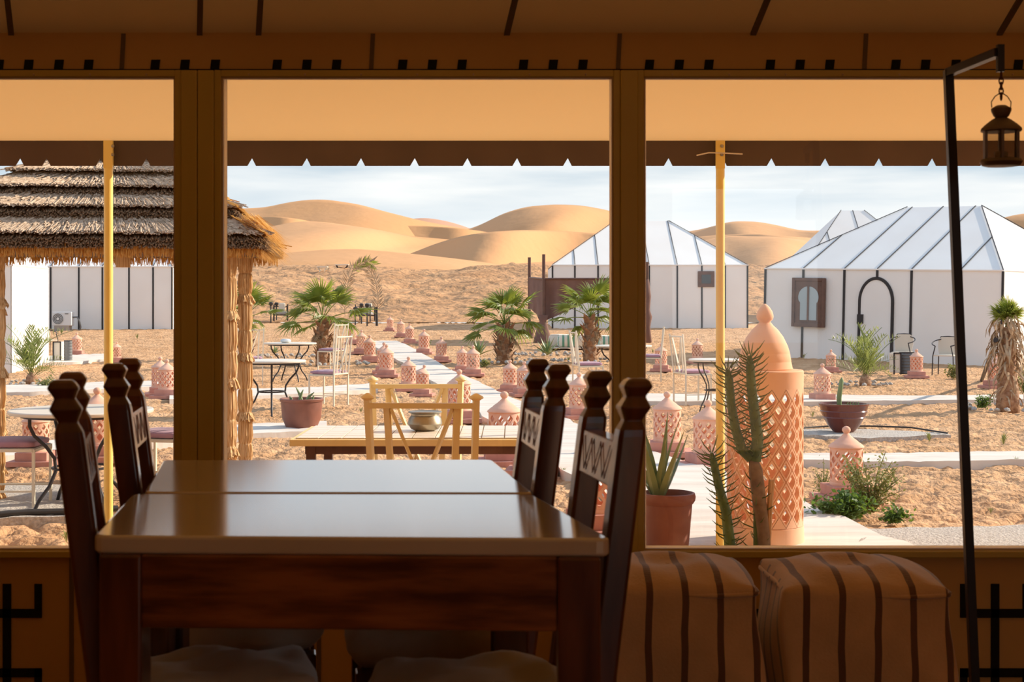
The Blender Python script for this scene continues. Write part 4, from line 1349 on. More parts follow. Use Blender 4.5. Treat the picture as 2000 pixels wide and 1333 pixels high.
# stepped tiers of straw: (half size at top, half size at bottom, z top, z bottom)
tiers = [(0.90, 1.30, 2.20, 1.90), (0.70, 1.08, 2.38, 2.11), (0.50, 0.88, 2.53, 2.275), (0.30, 0.68, 2.66, 2.41), (0.10, 0.48, 2.79, 2.54), (0.02, 0.28, 2.90, 2.66)]
sr = random.Random(5)
for ti, (a, b, zt, zb) in enumerate(tiers):
    core = MB()
    th = 0.085
    core.loft([[(-b + .05, -b + .05, zb), (b - .05, -b + .05, zb), (b - .05, b - .05, zb), (-b + .05, b - .05, zb)],
               [(-b + .02, -b + .02, zb + th * .6), (b - .02, -b + .02, zb + th * .6), (b - .02, b - .02, zb + th * .6), (-b + .02, b - .02, zb + th * .6)],
               [(-a, -a, zt - .02), (a, -a, zt - .02), (a, a, zt - .02), (-a, a, zt - .02)]])
    co = obj('thatch_layer', core, m_thatch_core, hut)
    co.location = ROOF_OFF
    rim = MB(); fringe = MB()
    for mat_i, (mm, sides) in enumerate(((m_straw_shade, (0, 3)), (m_straw_lit, (1, 2)))):  # shaded colour on front and left, sunlit colour on right and back
        mb = MB()
        for side in sides:
            dens = int((900 if side in (0, 1) else 350) * (0.35 + b))
            rot = Matrix.Rotation(side * math.pi / 2, 3, 'Z')
            for k_ in range(dens):
                s = sr.uniform(-1, 1)
                u0 = sr.uniform(-0.05, 0.85)
                # from point (s*a.., -half) fanning out to the eave
                ua = u0; ub = min(1.0, u0 + sr.uniform(0.35, 0.7))
                if sr.random() < 0.45:
                    ub = 1.0 + sr.uniform(-0.02, 0.05)
                fan_ = 0.10 * s

                def pt(u, ss, lift):
                    h_ = a + (b - a) * u
                    z = zt + (zb + th - zt) * u + lift
                    return Vector((ss * h_, -h_, z))
                p0 = pt(ua, s, 0.004 + sr.random() * 0.012)
                p1 = pt(ub, s * 1.0 + fan_ * 0.3 + sr.gauss(0, 0.035), 0.012 + sr.random() * 0.022)
                w_ = 0.0045 + sr.random() * 0.0035
                dirv = (p1 - p0).normalized()
                sd_ = dirv.cross(Vector((0, -0.6, 0.8))).normalized() * w_
                up_ = Vector((0, -0.5, 0.86)) * w_ * 0.8
                q = [p0 - sd_, p0 + sd_, p0 + up_, p1 - sd_, p1 + sd_, p1 + up_]
                mb.add([rot @ p for p in q], [(0, 3, 5, 2), (2, 5, 4, 1), (3, 4, 5)])
            # cut ends hanging under the rim
            for k_ in range(int(dens * 1.6)):
                s = sr.uniform(-1.0, 1.0)
                h_ = b - sr.random() * 0.03
                z = zb + th * sr.uniform(0.1, 1.0)
                p0 = Vector((s * h_, -h_ + 0.03, z))
                p1 = p0 + Vector((sr.gauss(0, 0.012), -0.035 - 0.02 * sr.random(), -0.022))
                w_ = 0.0055
                q = [p0 + Vector((-w_, 0, 0)), p0 + Vector((w_, 0, 0)), p1 + Vector((w_, 0, 0)), p1 + Vector((-w_, 0, 0)), p0 + Vector((0, 0, w_ * 1.6)), p1 + Vector((0, 0, w_ * 1.6))]
                rim.add([rot @ p for p in q], [(0, 3, 2, 1), (0, 4, 5, 3), (1, 2, 5, 4), (3, 5, 2)])
            if ti == 0:
                for k_ in range(int(dens * 1.1)):
                    s = sr.uniform(-1.0, 1.0)
                    h_ = b - 0.03 - sr.random() * 0.06
                    p0 = Vector((s * h_, -h_, zb + 0.03))
                    p1 = p0 + Vector((sr.gauss(0, 0.012), -0.005, -0.06 - 0.05 * sr.random()))
                    w_ = 0.006
                    q = [p0 + Vector((-w_, 0, 0)), p0 + Vector((w_, 0, 0)), p1 + Vector((w_ * .4, 0, 0)), p1 + Vector((-w_ * .4, 0, 0))]
                    fringe.add([rot @ p for p in q], [(0, 3, 2, 1)])
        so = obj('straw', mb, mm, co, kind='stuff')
    obj('cut_ends', rim, m_rim, co, kind='stuff', label='dark cut straw ends along the layer rim')
    if ti == 0:
        obj('eave_fringe', fringe, m_straw_lit, co, kind='stuff', label='straw fringe under the eave, painted in a lit orange')  # glow of the lit eave underside put into the fringe colour
# shaggy right front corner and loose straws
mb = MB()
for k_ in range(3000):
    t_ = sr.random()
    side = sr.uniform(-1.3, 1.3)
    p0 = Vector((1.10 + 0.14 * sr.random(), side, 2.16 - 0.18 * sr.random()))
    ln = 0.12 + 0.16 * sr.random()
    dv = Vector((0.75 + sr.gauss(0, 0.1), sr.gauss(0, 0.25), -0.65 + sr.gauss(0, 0.12))).normalized()
    p1 = p0 + dv * ln
    sd_ = dv.cross(Vector((0, 0, 1))).normalized() * 0.005
    mb.add([p0 - sd_, p0 + sd_, p1], [(0, 1, 2)])
so = obj('loose_straw', mb, m_straw_lit, hut, kind='stuff', label='golden shaggy straw edge on the sunlit side')
so.location = ROOF_OFF


# ------------------------------------------------------------------ OUTDOOR FURNITURE
def iron_chair(name, label, cat_group, m, w=0.44, h=1.03, finials=True, cushion=True, bw=0.022):
    """faces +Y, back at -Y; flat-bar garden chair with crossed diagonals in the back"""
    t = thing(name, label, 'chair', (0, 0, 0), 0, cat_group)
    hw = w / 2; hb = hw + 0.02
    dep = 0.20

    def by(z): return -dep - 0.10 * max(0, z - 0.45)
    for s in (-1, 1):
        pm = obj('back_post', MB().bar((s * hw, by(0), 0), (s * hw, by(0.45), 0.45), bw, bw).bar((s * hw, by(0.45), 0.44), (s * hb, by(h), h), bw, bw), m, t, kind=None)
        if finials:
            obj('finial', MB().lathe([(bw * 0.5, h - 0.01), (bw * 1.25, h + 0.004), (bw * 1.15, h + 0.012), (bw * 0.2, h + 0.028)], 10, (s * hb, by(h), 0)), m, t, smooth=40)
        obj('front_leg', MB().bar((s * hw, dep, 0), (s * hw, dep, 0.45), bw, bw), m, t)
        obj('side_rail', MB().bar((s * hw, by(0.44), 0.44), (s * hw, dep, 0.44), bw, bw), m, t)
        obj('stretcher', MB().bar((s * hw, by(0.15), 0.15), (s * hw, dep, 0.15), bw * .7, bw * .7), m, t)
        xi = hw * 0.70
        obj('inner_bar', MB().bar((s * xi * 0.86, by(0.47), 0.47), (s * xi, by(h - 0.04), h - 0.04), bw * 1.1, bw * 0.5), m, t)
        obj('diagonal', MB().bar((-s * xi * 0.25, by(0.47) + s * 0.008, 0.47), (s * xi * 0.88, by(h - 0.05) + s * 0.008, h - 0.05), bw * 1.2, bw * 0.5), m, t)
    obj('top_rail', MB().bar((-hb, by(h - 0.035), h - 0.035), (hb, by(h - 0.035), h - 0.035), bw * 1.3, bw * 0.9), m, t)
    obj('lower_rail', MB().bar((-hw, by(0.46), 0.46), (hw, by(0.46), 0.46), bw, bw), m, t)
    obj('front_rail', MB().bar((-hw, dep, 0.44), (hw, dep, 0.44), bw, bw), m, t)
    obj('seat_plate', MB().bb(-hw, hw, -dep, dep, 0.445, 0.455), m, t)
    if cushion:
        cu = rbox(w - 0.02, 0.40, 0.05, 0.02, 6, 0.012)
        cu.v = [(p[0], p[1], p[2] + 0.456) for p in cu.v]
        obj('cushion', cu, m_cush, t, smooth=0, label='mauve seat cushion')
    return t


# tiled garden table with the two yellow chairs
tX0, tX1, tY0, tY1, tZ = -435 / F * 7.6, 87 / F * 7.6, 7.6, 8.42, 0.767
gt = thing('garden_table', 'long white tiled garden table with cream edge outside the middle window', 'table', ((tX0 + tX1) / 2, (tY0 + tY1) / 2, 0))
hx, hy = (tX1 - tX0) / 2, (tY1 - tY0) / 2
obj('top_slab', MB().bb(-hx, hx, -hy, hy, tZ - 0.040, tZ - 0.004), m_yellow, gt, bevel=0.004)
gr_ = obj('tile_bed', MB().bb(-hx + 0.03, hx - 0.03, -hy + 0.03, hy - 0.03, tZ - 0.006, tZ - 0.001), m_grout, gt)
nx, ny = 11, 6
tw, td = (2 * hx - 0.06) / nx, (2 * hy - 0.06) / ny
t0 = None
for i in range(nx):
    for j in range(ny):
        if t0 is None:
            t0 = obj('tile', MB().bb(-tw / 2 + .003, tw / 2 - .003, -td / 2 + .003, td / 2 - .003, 0, 0.006), m_tile, gr_, bevel=0.001)
            o = t0
        else:
            o = t0.copy(); C.objects.link(o)
        o.location = (-hx + 0.03 + tw * (i + .5), -hy + 0.03 + td * (j + .5), tZ - 0.003 + rnd.random() * 0.001)
for s in (-1, 1):
    obj('frame_rail', MB().bb(-hx + 0.08, hx - 0.02, s * (hy - 0.05) - 0.02, s * (hy - 0.05) + 0.02, tZ - 0.085, tZ - 0.04), m_brown_wood, gt)
    for q_ in (-1, 1):
        obj('leg', MB().bb(q_ * (hx - 0.11) - 0.024, q_ * (hx - 0.11) + 0.024, s * (hy - 0.05) - 0.024, s * (hy - 0.05) + 0.024, -0.02, tZ - 0.04), m_brown_wood, gt)
yc = iron_chair('garden_chair', 'pale yellow iron chair nearest the window, at the tiled garden table', 'yellow iron chairs', m_yellow, 0.50, 1.02, bw=0.030)
dch = 7.12
yc.location = ((831 - 1000) / F * dch, dch + 0.18, 0.0)
yc.rotation_euler = (0, 0, R(-3))
yc2 = copy_tree(yc, 'pale yellow iron chair on the far side of the tiled garden table', ((817 - 1000) / F * 8.62, 8.42, 0.0), R(180 + 3), 1.0)
bw_ = P(830, 838, 8.05)
bowl = thing('metal_bowl', 'round pewter bowl with wide rim on the tiled garden table', 'bowl', (bw_.x, 8.05, tZ + 0.004))
obj('body', MB().lathe([(0.055, 0), (0.080, 0.012), (0.098, 0.040), (0.092, 0.070), (0.078, 0.088), (0.080, 0.096), (0.094, 0.104), (0.090, 0.108), (0.072, 0.098), (0.07, 0.08), (0.085, 0.045), (0.05, 0.015)], 32), m_pewter, bowl, smooth=40)
obj('rim_band', MB().lathe([(0.092, 0.101), (0.097, 0.105), (0.092, 0.110), (0.088, 0.107)], 32), m_pewter, bowl, smooth=40)


def bistro(label, px0, px1, pyt, rz=0.0):
    """round table; top edge pixels at its near height"""
    d_ = (CAMZ - 0.72) * F / (pyt - HOR)
    for _ in range(3):
        zg = gz(0, d_)
        d_ = (CAMZ - 0.72 - zg) * F / (pyt - HOR)
    x = ((px0 + px1) / 2 - 1000) / F * d_
    r = (px1 - px0) / 2 / F * d_
    return x, d_, zg, r


bt0 = None
for lab, px0, px1, pyt, rz in (
        ('round white table with curled black legs in the left window in front of the hut', 22, 296, 800, 45),
        ('round white table with curled black legs carrying a small dish, below the left fan palm', 515, 618, 670, 35),
        ('round white table with curled black legs just right of the reed posts', 464, 597, 704, 10),
        ('round white table with curled black legs left of the tall terracotta lantern', 1345, 1449, 702, 28),
        ('round white table with curled black legs behind the right window post', 1163, 1273, 675, 5)):
    x, d_, zg, r = bistro(lab, px0, px1, pyt)
    s = r / 0.5
    if bt0 is None:
        bt0 = thing('bistro_table', lab, 'table', (x, d_, zg), R(rz), 'round garden tables')
        obj('tabletop', MB().lathe([(0.47, 0.692), (0.495, 0.694), (0.5, 0.70), (0.5, 0.716), (0.494, 0.722), (0.02, 0.722)], 48), m_white, bt0, smooth=40)
        obj('apron_ring', MB().lathe([(0.40, 0.672), (0.415, 0.672), (0.415, 0.692), (0.40, 0.692)], 40), m_iron, bt0)
        for k_ in range(4):
            a = R(90 * k_)
            pr = [(.39, .69), (.39, .62), (.355, .55), (.27, .47), (.205, .38), (.195, .29), (.245, .18), (.32, .09), (.35, 0.03), (.36, -0.01)]
            obj('leg', MB().tube([(q * math.cos(a), q * math.sin(a), z) for q, z in pr], 0.013, 8), m_iron, bt0, smooth=50)
        obj('ring_stretcher', MB().tube([(0.20 * math.cos(R(a)), 0.20 * math.sin(R(a)), 0.30) for a in range(0, 361, 15)], 0.009, 6, caps=False), m_iron, bt0, smooth=50, weld=True)
        bt0.scale = (s, s, 1)
    else:
        copy_tree(bt0, lab, (x, d_, zg), R(rz), (s, s, 1.0))
x, d_, zg, r = bistro('', 515, 618, 670)
ash = thing('ash_dish', 'small pale blue metal dish on the table below the left fan palm', 'dish', ((558 - 1000) / F * d_, d_, zg + 0.722))
obj('body', MB().lathe([(0.06, 0), (0.10, 0.02), (0.105, 0.045), (0.085, 0.06), (0.06, 0.075), (0.05, 0.07)], 20), m_ac, ash, smooth=50)
obj('rim_band', MB().lathe([(0.082, 0.058), (0.09, 0.062), (0.082, 0.068)], 20), m_ac, ash, smooth=50)

wc = iron_chair('iron_chair', 'white iron chair with mauve cushion right of the reed posts, facing left', 'white iron chairs', m_wiron, 0.42, 1.03, finials=False, bw=0.020)
g = G(642, 792); wc.location = g; wc.rotation_euler = (0, 0, R(68))
for lab, px, py, rz in (
        ('white iron chair with mauve cushion left of the round table at the left edge', 28, 994, -88),
        ('white iron chair half hidden by the thick window post and carved chair', 322, 968, 75),
        ('white iron chair with mauve cushion in front of the right-hand fan palm', 1148, 768, -78),
        ('white iron chair with mauve cushion right of the right window post', 1270, 745, 85),
        ('white iron chair with mauve cushion at the table by the tall lantern', 1352, 790, -72),
        ('white iron chair half hidden behind the left reed posts', 490, 752, 10),
        ('white iron chair standing under the left fan palm, its tall back showing', 648, 728, 60)):
    copy_tree(wc, lab, G(px, py), R(rz), 1.0)


# ------------------------------------------------------------------ ROCKS
rock_meshes = []
for k_ in range(4):
    bm = bmesh.new()
    bmesh.ops.create_icosphere(bm, subdivisions=1, radius=0.5)
    rr = random.Random(40 + k_)
    for v in bm.verts:
        v.co *= rr.uniform(0.75, 1.15)
        v.co.z *= 0.62
    me = bpy.data.meshes.new('rock'); bm.to_mesh(me); bm.free()
    me.materials.append(m_rock)
    rock_meshes.append(me)


def rock_ring(label, px, py, rx, n, size, arc=(0, 360)):
    g = G(px, py)
    t = thing('rock_ring', label, 'rocks', g, 0, 'rock rings around plants')
    rr = random.Random(px)
    for k_ in range(n):
        a = R(arc[0] + (arc[1] - arc[0]) * (k_ + rr.random() * 0.5) / n)
        s = size * rr.uniform(0.7, 1.3)
        o = bpy.data.objects.new('rock', rock_meshes[k_ % 4]); C.objects.link(o)
        o.parent = t
        q = rx * rr.uniform(0.92, 1.08)
        o.location = (q * math.cos(a), q * 0.9 * math.sin(a), s * 0.22 + 0.005)
        o.scale = (s, s * rr.uniform(0.7, 1.1), s)
        o.rotation_euler = (0, 0, rr.random() * 6)
    return t


# ------------------------------------------------------------------ PLANTS
def fan_leaf_mesh(name, seed, pet=0.55, R0=0.45, spread=105, droop=0.35, n=22):
    rr = random.Random(seed)
    mb = MB()
    # petiole: curve in XZ
    pts = [(pet * t, 0, 0.10 * pet * math.sin(t * 2.2)) for t in (0, .33, .66, 1.0)]
    mb.tube(pts, [0.014, 0.011, 0.009, 0.007], 5, caps=False)
    hub = Vector(pts[-1])
    vs = [tuple(hub)]; fs = []
    ring1 = []
    # pleated inner web and free pointed tips
    m_ = 2 * n
    for i in range(m_ + 1):
        a = R(-spread + 2 * spread * i / m_)
        up = 0.028 if i % 2 else -0.012
        q = R0 * 0.44
        p = hub + Vector((q * math.cos(a), q * math.sin(a), up - droop * 0.25 * (q / R0) ** 2 * 0.4 * R0))
        ring1.append(len(vs)); vs.append(tuple(p))
    for i in range(m_):
        fs.append((0, ring1[i], ring1[i + 1]))
    for i in range(n):
        a = R(-spread + 2 * spread * (2 * i + 1) / m_)
        ln = R0 * (0.82 + 0.28 * math.cos(a * 0.8) + rr.uniform(-0.06, 0.06))
        dr = droop * R0 * rr.uniform(0.4, 1.2)
        a2 = a + rr.uniform(-0.05, 0.05)
        p1 = hub + Vector((ln * 0.82 * math.cos(a2), ln * 0.82 * math.sin(a2), -dr * 0.45))
        p2 = hub + Vector((ln * math.cos(a2), ln * math.sin(a2), -dr))
        sdv = Vector((-math.sin(a2), math.cos(a2), 0)) * R0 * 0.024
        b = len(vs)
        vs += [tuple(p1 - sdv), tuple(p1 + sdv), tuple(p2)]
        l0, mid, r0 = ring1[2 * i], ring1[2 * i + 1], ring1[2 * i + 2]
        fs += [(l0, b, mid), (mid, b, b + 1), (mid, b + 1, r0), (b, b + 2, b + 1)]
    # link hub to the petiole tip ring so that leaf is one piece
    nb = len(mb.v)
    mb.add(vs, fs)
    for j in range(5):
        mb.f.append((nb - 5 + j, nb - 5 + (j + 1) % 5, nb))
    me = bpy.data.meshes.new(name)
    me.from_pydata(mb.v, [], mb.f); me.materials.append(m_frond)
    me.shade_smooth(); me.set_sharp_from_angle(angle=R(25))
    return me


fan_meshes = [fan_leaf_mesh('fan_leaf', 1), fan_leaf_mesh('fan_leaf', 2, 0.45, 0.42, 95, 0.6), fan_leaf_mesh('fan_leaf', 3, 0.62, 0.48, 112, 0.2)]
old_meshes = []
for me in fan_meshes:
    q = me.copy(); q.materials.clear(); q.materials.append(m_dry); old_meshes.append(q)


def scale_mesh():
    mb = MB()
    mb.add([(-0.06, 0, 0), (0.06, 0, 0), (0.04, -0.05, 0.10), (-0.04, -0.05, 0.10), (0, -0.10, 0.17), (0, -0.03, 0.05)], [(0, 1, 2, 3), (3, 2, 4), (0, 5, 1), (1, 5, 2), (2, 5, 4), (4, 5, 3), (3, 5, 0)])
    me = bpy.data.meshes.new('leaf_base'); me.from_pydata(mb.v, [], mb.f); me.materials.append(m_trunk)
    return me


lbm = scale_mesh()


def fan_palm(label, px, py, crown_py, rad_px, nleaf, seed, trunk_w=0.17, old=6, yaw0=0):
    g = G(px, py); dd = g.y
    H = (py - crown_py) / F * dd
    L = rad_px / F * dd
    rr = random.Random(seed)
    t = thing('fan_palm', label, 'palm', g, 0, 'fan palms')
    tr = obj('trunk', MB().lathe([(trunk_w * 1.05, -0.05), (trunk_w, H * 0.15), (trunk_w * 0.85, H * 0.45), (trunk_w * 0.95, H * 0.7), (trunk_w * 0.55, H * 0.86), (0.03, H * 0.93)], 14, jit=0.08, seed=seed), m_trunk, t, smooth=0)
    nsc = 46
    for k_ in range(nsc):
        z = H * (0.03 + 0.85 * k_ / nsc)
        a = k_ * 2.4
        r_ = trunk_w * (0.98 if z < H * .7 else 0.75)
        o = bpy.data.objects.new('leaf_base', lbm); C.objects.link(o); o.parent = tr
        o.location = (r_ * math.cos(a), r_ * math.sin(a), z)
        o.rotation_euler = (R(rr.uniform(-5, 20)), 0, a + math.pi / 2)
        s = rr.uniform(0.8, 1.3) * (1.0 if z < H * .7 else 1.25)
        o.scale = (s, s, s)
    for k_ in range(nleaf):
        me = fan_meshes[k_ % 3]
        o = bpy.data.objects.new('fan_leaf', me); C.objects.link(o); o.parent = t
        yaw = yaw0 + k_ * 2.399 + rr.uniform(-0.2, 0.2)
        q = k_ / max(1, nleaf - 1)
        pitch = R(72 - 92 * q + rr.uniform(-8, 8))
        s = L * 1.10 * rr.uniform(0.9, 1.1) * (0.95 if q > 0.15 else 0.8)
        o.location = (0, 0, H * (0.93 - 0.05 * q))
        o.rotation_mode = 'QUATERNION'
        m3 = Matrix.Rotation(yaw, 3, 'Z') @ Matrix.Rotation(-pitch, 3, 'Y') @ Matrix.Rotation(rr.uniform(-0.35, 0.35), 3, 'X')
        o.rotation_quaternion = m3.to_quaternion()
        o.scale = (s, s, s)
    for k_ in range(old):
        o = bpy.data.objects.new('dry_leaf', old_meshes[k_ % 3]); C.objects.link(o); o.parent = t
        yaw = rr.random() * 6.28
        s = L * rr.uniform(0.45, 0.6)
        o.location = (0, 0, H * 0.80)
        o.rotation_mode = 'QUATERNION'
        o.rotation_quaternion = (Matrix.Rotation(yaw, 3, 'Z') @ Matrix.Rotation(R(rr.uniform(45, 70)), 3, 'Y')).to_quaternion()
        o.scale = (s, s * 0.6, s)
    return t


fan_palm('green fan palm left of the path, above the table with the dish', 630, 712, 618, 92, 15, 1, 0.15)
fan_palm('green fan palm in the centre, right of the path', 985, 708, 628, 88, 15, 2, 0.19, yaw0=1.0)
fan_palm('green fan palm before the brown cloth screen, beside the right window post', 1153, 706, 612, 82, 14, 3, 0.16, yaw0=2.2)
fan_palm('green fan palm mostly hidden behind the reed posts', 478, 700, 615, 74, 12, 4, 0.15, yaw0=0.4)
rock_ring('ring of grey stones around the left fan palm', 645, 712, 0.85, 34, 0.115)
rock_ring('ring of grey stones around the centre fan palm', 985, 708, 0.95, 36, 0.12)
rock_ring('ring of grey stones around the fan palm by the window post', 1152, 706, 0.85, 32, 0.12)
rock_ring('ring of grey stones around the agave beneath the brown cloth screen', 1068, 694, 0.85, 28, 0.12)
rock_ring('ring of grey stones behind the table with the dish', 560, 698, 0.7, 22, 0.12)


def agave(label, px, py, hpx, n, seed, m=m_agave, name='agave', loc=None, hh=None, spread=(25, 82), width=0.10, tz=0.0):
    if loc is None:
        g = G(px, py); L = hpx / F * g.y
    else:
        g = Vector(loc); L = hh
    rr = random.Random(seed)
    t = thing(name, label, 'plant', g)
    for k_ in range(n):
        yaw = k_ * 2.399; q = k_ / max(1, n - 1)
        el = R(spread[1] - (spread[1] - spread[0]) * q + rr.uniform(-6, 6))
        ln = L * rr.uniform(0.85, 1.12)
        secs = []
        curl = rr.uniform(-0.10, 0.22)
        for i in range(7):
            u = i / 6
            e_ = el - curl * u
            r_ = ln * u * math.cos(e_) + 0.01; z = ln * u * math.sin(e_) + tz
            w = width * L * (0.55 + 0.75 * math.sin(math.pi * min(1, u * 0.75 + 0.22))) * (1 - u ** 2.2) * 0.75 + 0.001
            th_ = w * 0.28 + 0.001
            c = Vector((r_ * math.cos(yaw), r_ * math.sin(yaw), z))
            sd_ = Vector((-math.sin(yaw), math.cos(yaw), 0)) * w
            nn = Vector((-math.sin(e_) * math.cos(yaw), -math.sin(e_) * math.sin(yaw), math.cos(e_)))
            secs.append([c - sd_ + nn * th_, c - nn * th_, c + sd_ + nn * th_, c + nn * th_ * 0.3])
        obj('leaf', MB().loft(secs), m, t, smooth=60)
    return t


agave('spiky grey-green agave left of the centre fan palm', 935, 694, 34, 16, 1)
agave('spiky agave within stones under the brown cloth screen', 1068, 694, 36, 16, 2)
agave('small agave at the foot of the left fan palm', 655, 690, 16, 12, 3)
agave('small spiky plant among stones behind the table with the dish', 537, 690, 18, 12, 9)


def date_frond_mesh(name, seed, arch=0.5, n=17, m=None, hang=0.0):
    rr = random.Random(seed)
    mb = MB()
    N = n
    rach = []
    for i in range(N + 1):
        u = i / N
        rach.append(Vector((u, 0, arch * (u - u * u * 1.0) - 0.18 * u ** 3)))
    vs = [tuple(p) for p in rach]; fs = []
    b = len(vs)
    for p in rach:
        vs.append((p.x, 0.006, p.z - 0.010)); vs.append((p.x, -0.006, p.z - 0.010))
    for i in range(N):
        l0, r0 = b + 2 * i, b + 2 * i + 1
        fs += [(i, i + 1, l0 + 2, l0), (i, r0, r0 + 2, i + 1), (l0, l0 + 2, r0 + 2, r0)]
    for i in range(3, N):
        u = i / N
        ln = 0.30 * math.sin(math.pi * min(1, 0.25 + u * 0.72)) * rr.uniform(0.85, 1.1) + 0.03
        for s in (-1, 1):
            a = R(48 - 22 * u + rr.uniform(-8, 8))
            lift = R(22 + rr.uniform(-14, 14)) - hang
            dv = Vector((math.cos(a) * math.cos(lift), s * math.sin(a) * math.cos(lift), math.sin(lift)))
            tip = rach[i] + dv * ln
            k_ = len(vs)
            mid = rach[i] + dv * ln * 0.45 + Vector((0, 0, 0.008))
            wv = dv.cross(Vector((0, 0, 1))).normalized() * 0.012
            vs += [tuple(mid - wv), tuple(mid + wv), tuple(tip)]
            fs += [(i, k_, k_ + 1), (k_, k_ + 2, k_ + 1)]
    me = bpy.data.meshes.new(name); me.from_pydata(vs, [], fs); me.materials.append(m or m_date)
    return me


date_meshes = [date_frond_mesh('frond', 1, 0.35), date_frond_mesh('frond', 2, 0.15), date_frond_mesh('frond', 3, 0.55)]


def date_palm(label, px, py, hpx, n, seed):
    g = G(px, py); L = hpx / F * g.y
    rr = random.Random(seed)
    t = thing('date_palm', label, 'palm', g, 0, 'small date palms')
    obj('stump', MB().lathe([(0.10, -0.03), (0.11, 0.05), (0.08, 0.14), (0.03, 0.2)], 12, jit=0.1, seed=seed), m_trunk, t, smooth=0)
    for k_ in range(n):
        o = bpy.data.objects.new('frond', date_meshes[k_ % 3]); C.objects.link(o); o.parent = t
        q = k_ / (n - 1)
        s = L * rr.uniform(0.85, 1.1) * (1.0 if q < 0.6 else 0.8)
        o.rotation_mode = 'QUATERNION'
        o.rotation_quaternion = (Matrix.Rotation(k_ * 2.399 + seed, 3, 'Z') @ Matrix.Rotation(-R(82 - 62 * q + rr.uniform(-6, 6)), 3, 'Y')).to_quaternion()
        o.scale = (s, s, s); o.location = (0, 0, 0.08)
    return t


date_palm('bushy small date palm in the left window among stones', 62, 748, 112, 16, 1)
date_palm('bushy small date palm in front of the arched tent door', 1690, 752, 104, 18, 2)
rock_ring('ring of pale stones around the small date palm in the left window', 62, 750, 0.62, 28, 0.105)
rock_ring('ring of pale stones around the small date palm by the tent door', 1680, 752, 0.55, 26, 0.09)

# shaggy palm at the right edge
g = G(1968, 800); dd = g.y
shp = thing('shaggy_palm', 'palm with thick skirt of dry brown leaves and clipped green top at the right edge', 'palm', g)
Hs = (800 - 640) / F * dd
obj('trunk', MB().lathe([(0.15, -0.05), (0.14, Hs * .2), (0.10, Hs * .5), (0.11, Hs * .8), (0.10, Hs)], 16, jit=0.1, seed=4), m_trunk, shp, smooth=0)
dlm = MB()
dlm.loft([[(-0.035, 0, 0), (0.035, 0, 0), (0.03, 0.012, 0), (-0.03, 0.012, 0)], [(-0.03, -0.10, -0.10), (0.03, -0.10, -0.10), (0.025, -0.09, -0.09), (-0.025, -0.09, -0.09)],
          [(-0.035, -0.14, -0.26), (0.02, -0.15, -0.27), (0.018, -0.14, -0.26), (-0.03, -0.13, -0.25)], [(-0.004, -0.12, -0.40), (0.004, -0.12, -0.41), (0.003, -0.115, -0.40), (-0.003, -0.115, -0.40)]])
dry_me = bpy.data.meshes.new('dry_leaf'); dry_me.from_pydata([tuple(p) for p in dlm.v], [], dlm.f); dry_me.materials.append(m_dry)
rr = random.Random(9)
for k_ in range(230):
    o = bpy.data.objects.new('dry_leaf', dry_me); C.objects.link(o); o.parent = shp
    u = rr.random() ** 0.8
    a = rr.random() * 6.28
    r_ = 0.13 - 0.03 * u
    if u > 0.45:
        r_ += 0.03
    o.location = (r_ * math.cos(a), r_ * math.sin(a), 0.16 + (Hs + 0.02) * u)
    o.rotation_euler = (R(rr.uniform(-30, 35)), R(rr.uniform(-25, 25)), a + math.pi / 2 + rr.uniform(-.5, .5))
    s = rr.uniform(0.45, 0.8) * (0.75 if u < 0.3 else 1.0)
    o.scale = (s * 0.75, s, s)
for k_ in range(26):
    o = bpy.data.objects.new('fan_leaf', fan_meshes[k_ % 3]); C.objects.link(o); o.parent = shp
    o.location = (0, 0, Hs - 0.02)
    o.rotation_mode = 'QUATERNION'
    o.rotation_quaternion = (Matrix.Rotation(k_ * 2.4, 3, 'Z') @ Matrix.Rotation(-R(rr.uniform(50, 85)), 3, 'Y')).to_quaternion()
    s = rr.uniform(0.34, 0.44); o.scale = (s, s * 0.8, s)
rock_ring('curved row of white stones at the foot of the shaggy palm', 1972, 800, 0.62, 26, 0.10)
sa, sb = G(1917, 742), Vector(((1945 - 1000) / F * (dd - 0.1), dd - 0.1, CAMZ - (664 - HOR) / F * dd))
tag(obj('support_stake', MB().tube([(sa.x, sa.y, sa.z - 0.03), tuple(sb)], 0.035, 8), m_black, smooth=50), 'slanting black stake propping the shaggy palm', 'stake')

# dry frond arch in the distance
da = 54.0


def pd(px, py): return Vector(((px - 1000) / F * da, da, CAMZ - (py - HOR) / F * da))


fa = thing('frond_arch', 'tall dry palm-frond arch standing before the footprinted slope', 'arch', (pd(735, 637).x, da, gz(0, da)))
o0 = fa.location.copy()


def arch_part(pts):
    c = [pd(*p) - o0 for p in pts]
    mb = MB().tube(c, [0.05] + [0.035] * (len(c) - 2) + [0.015], 6)
    return mb


st_ = obj('pole', MB().tube([pd(736, 640) - o0, pd(735, 600) - o0], 0.05, 8), m_iron, fa)


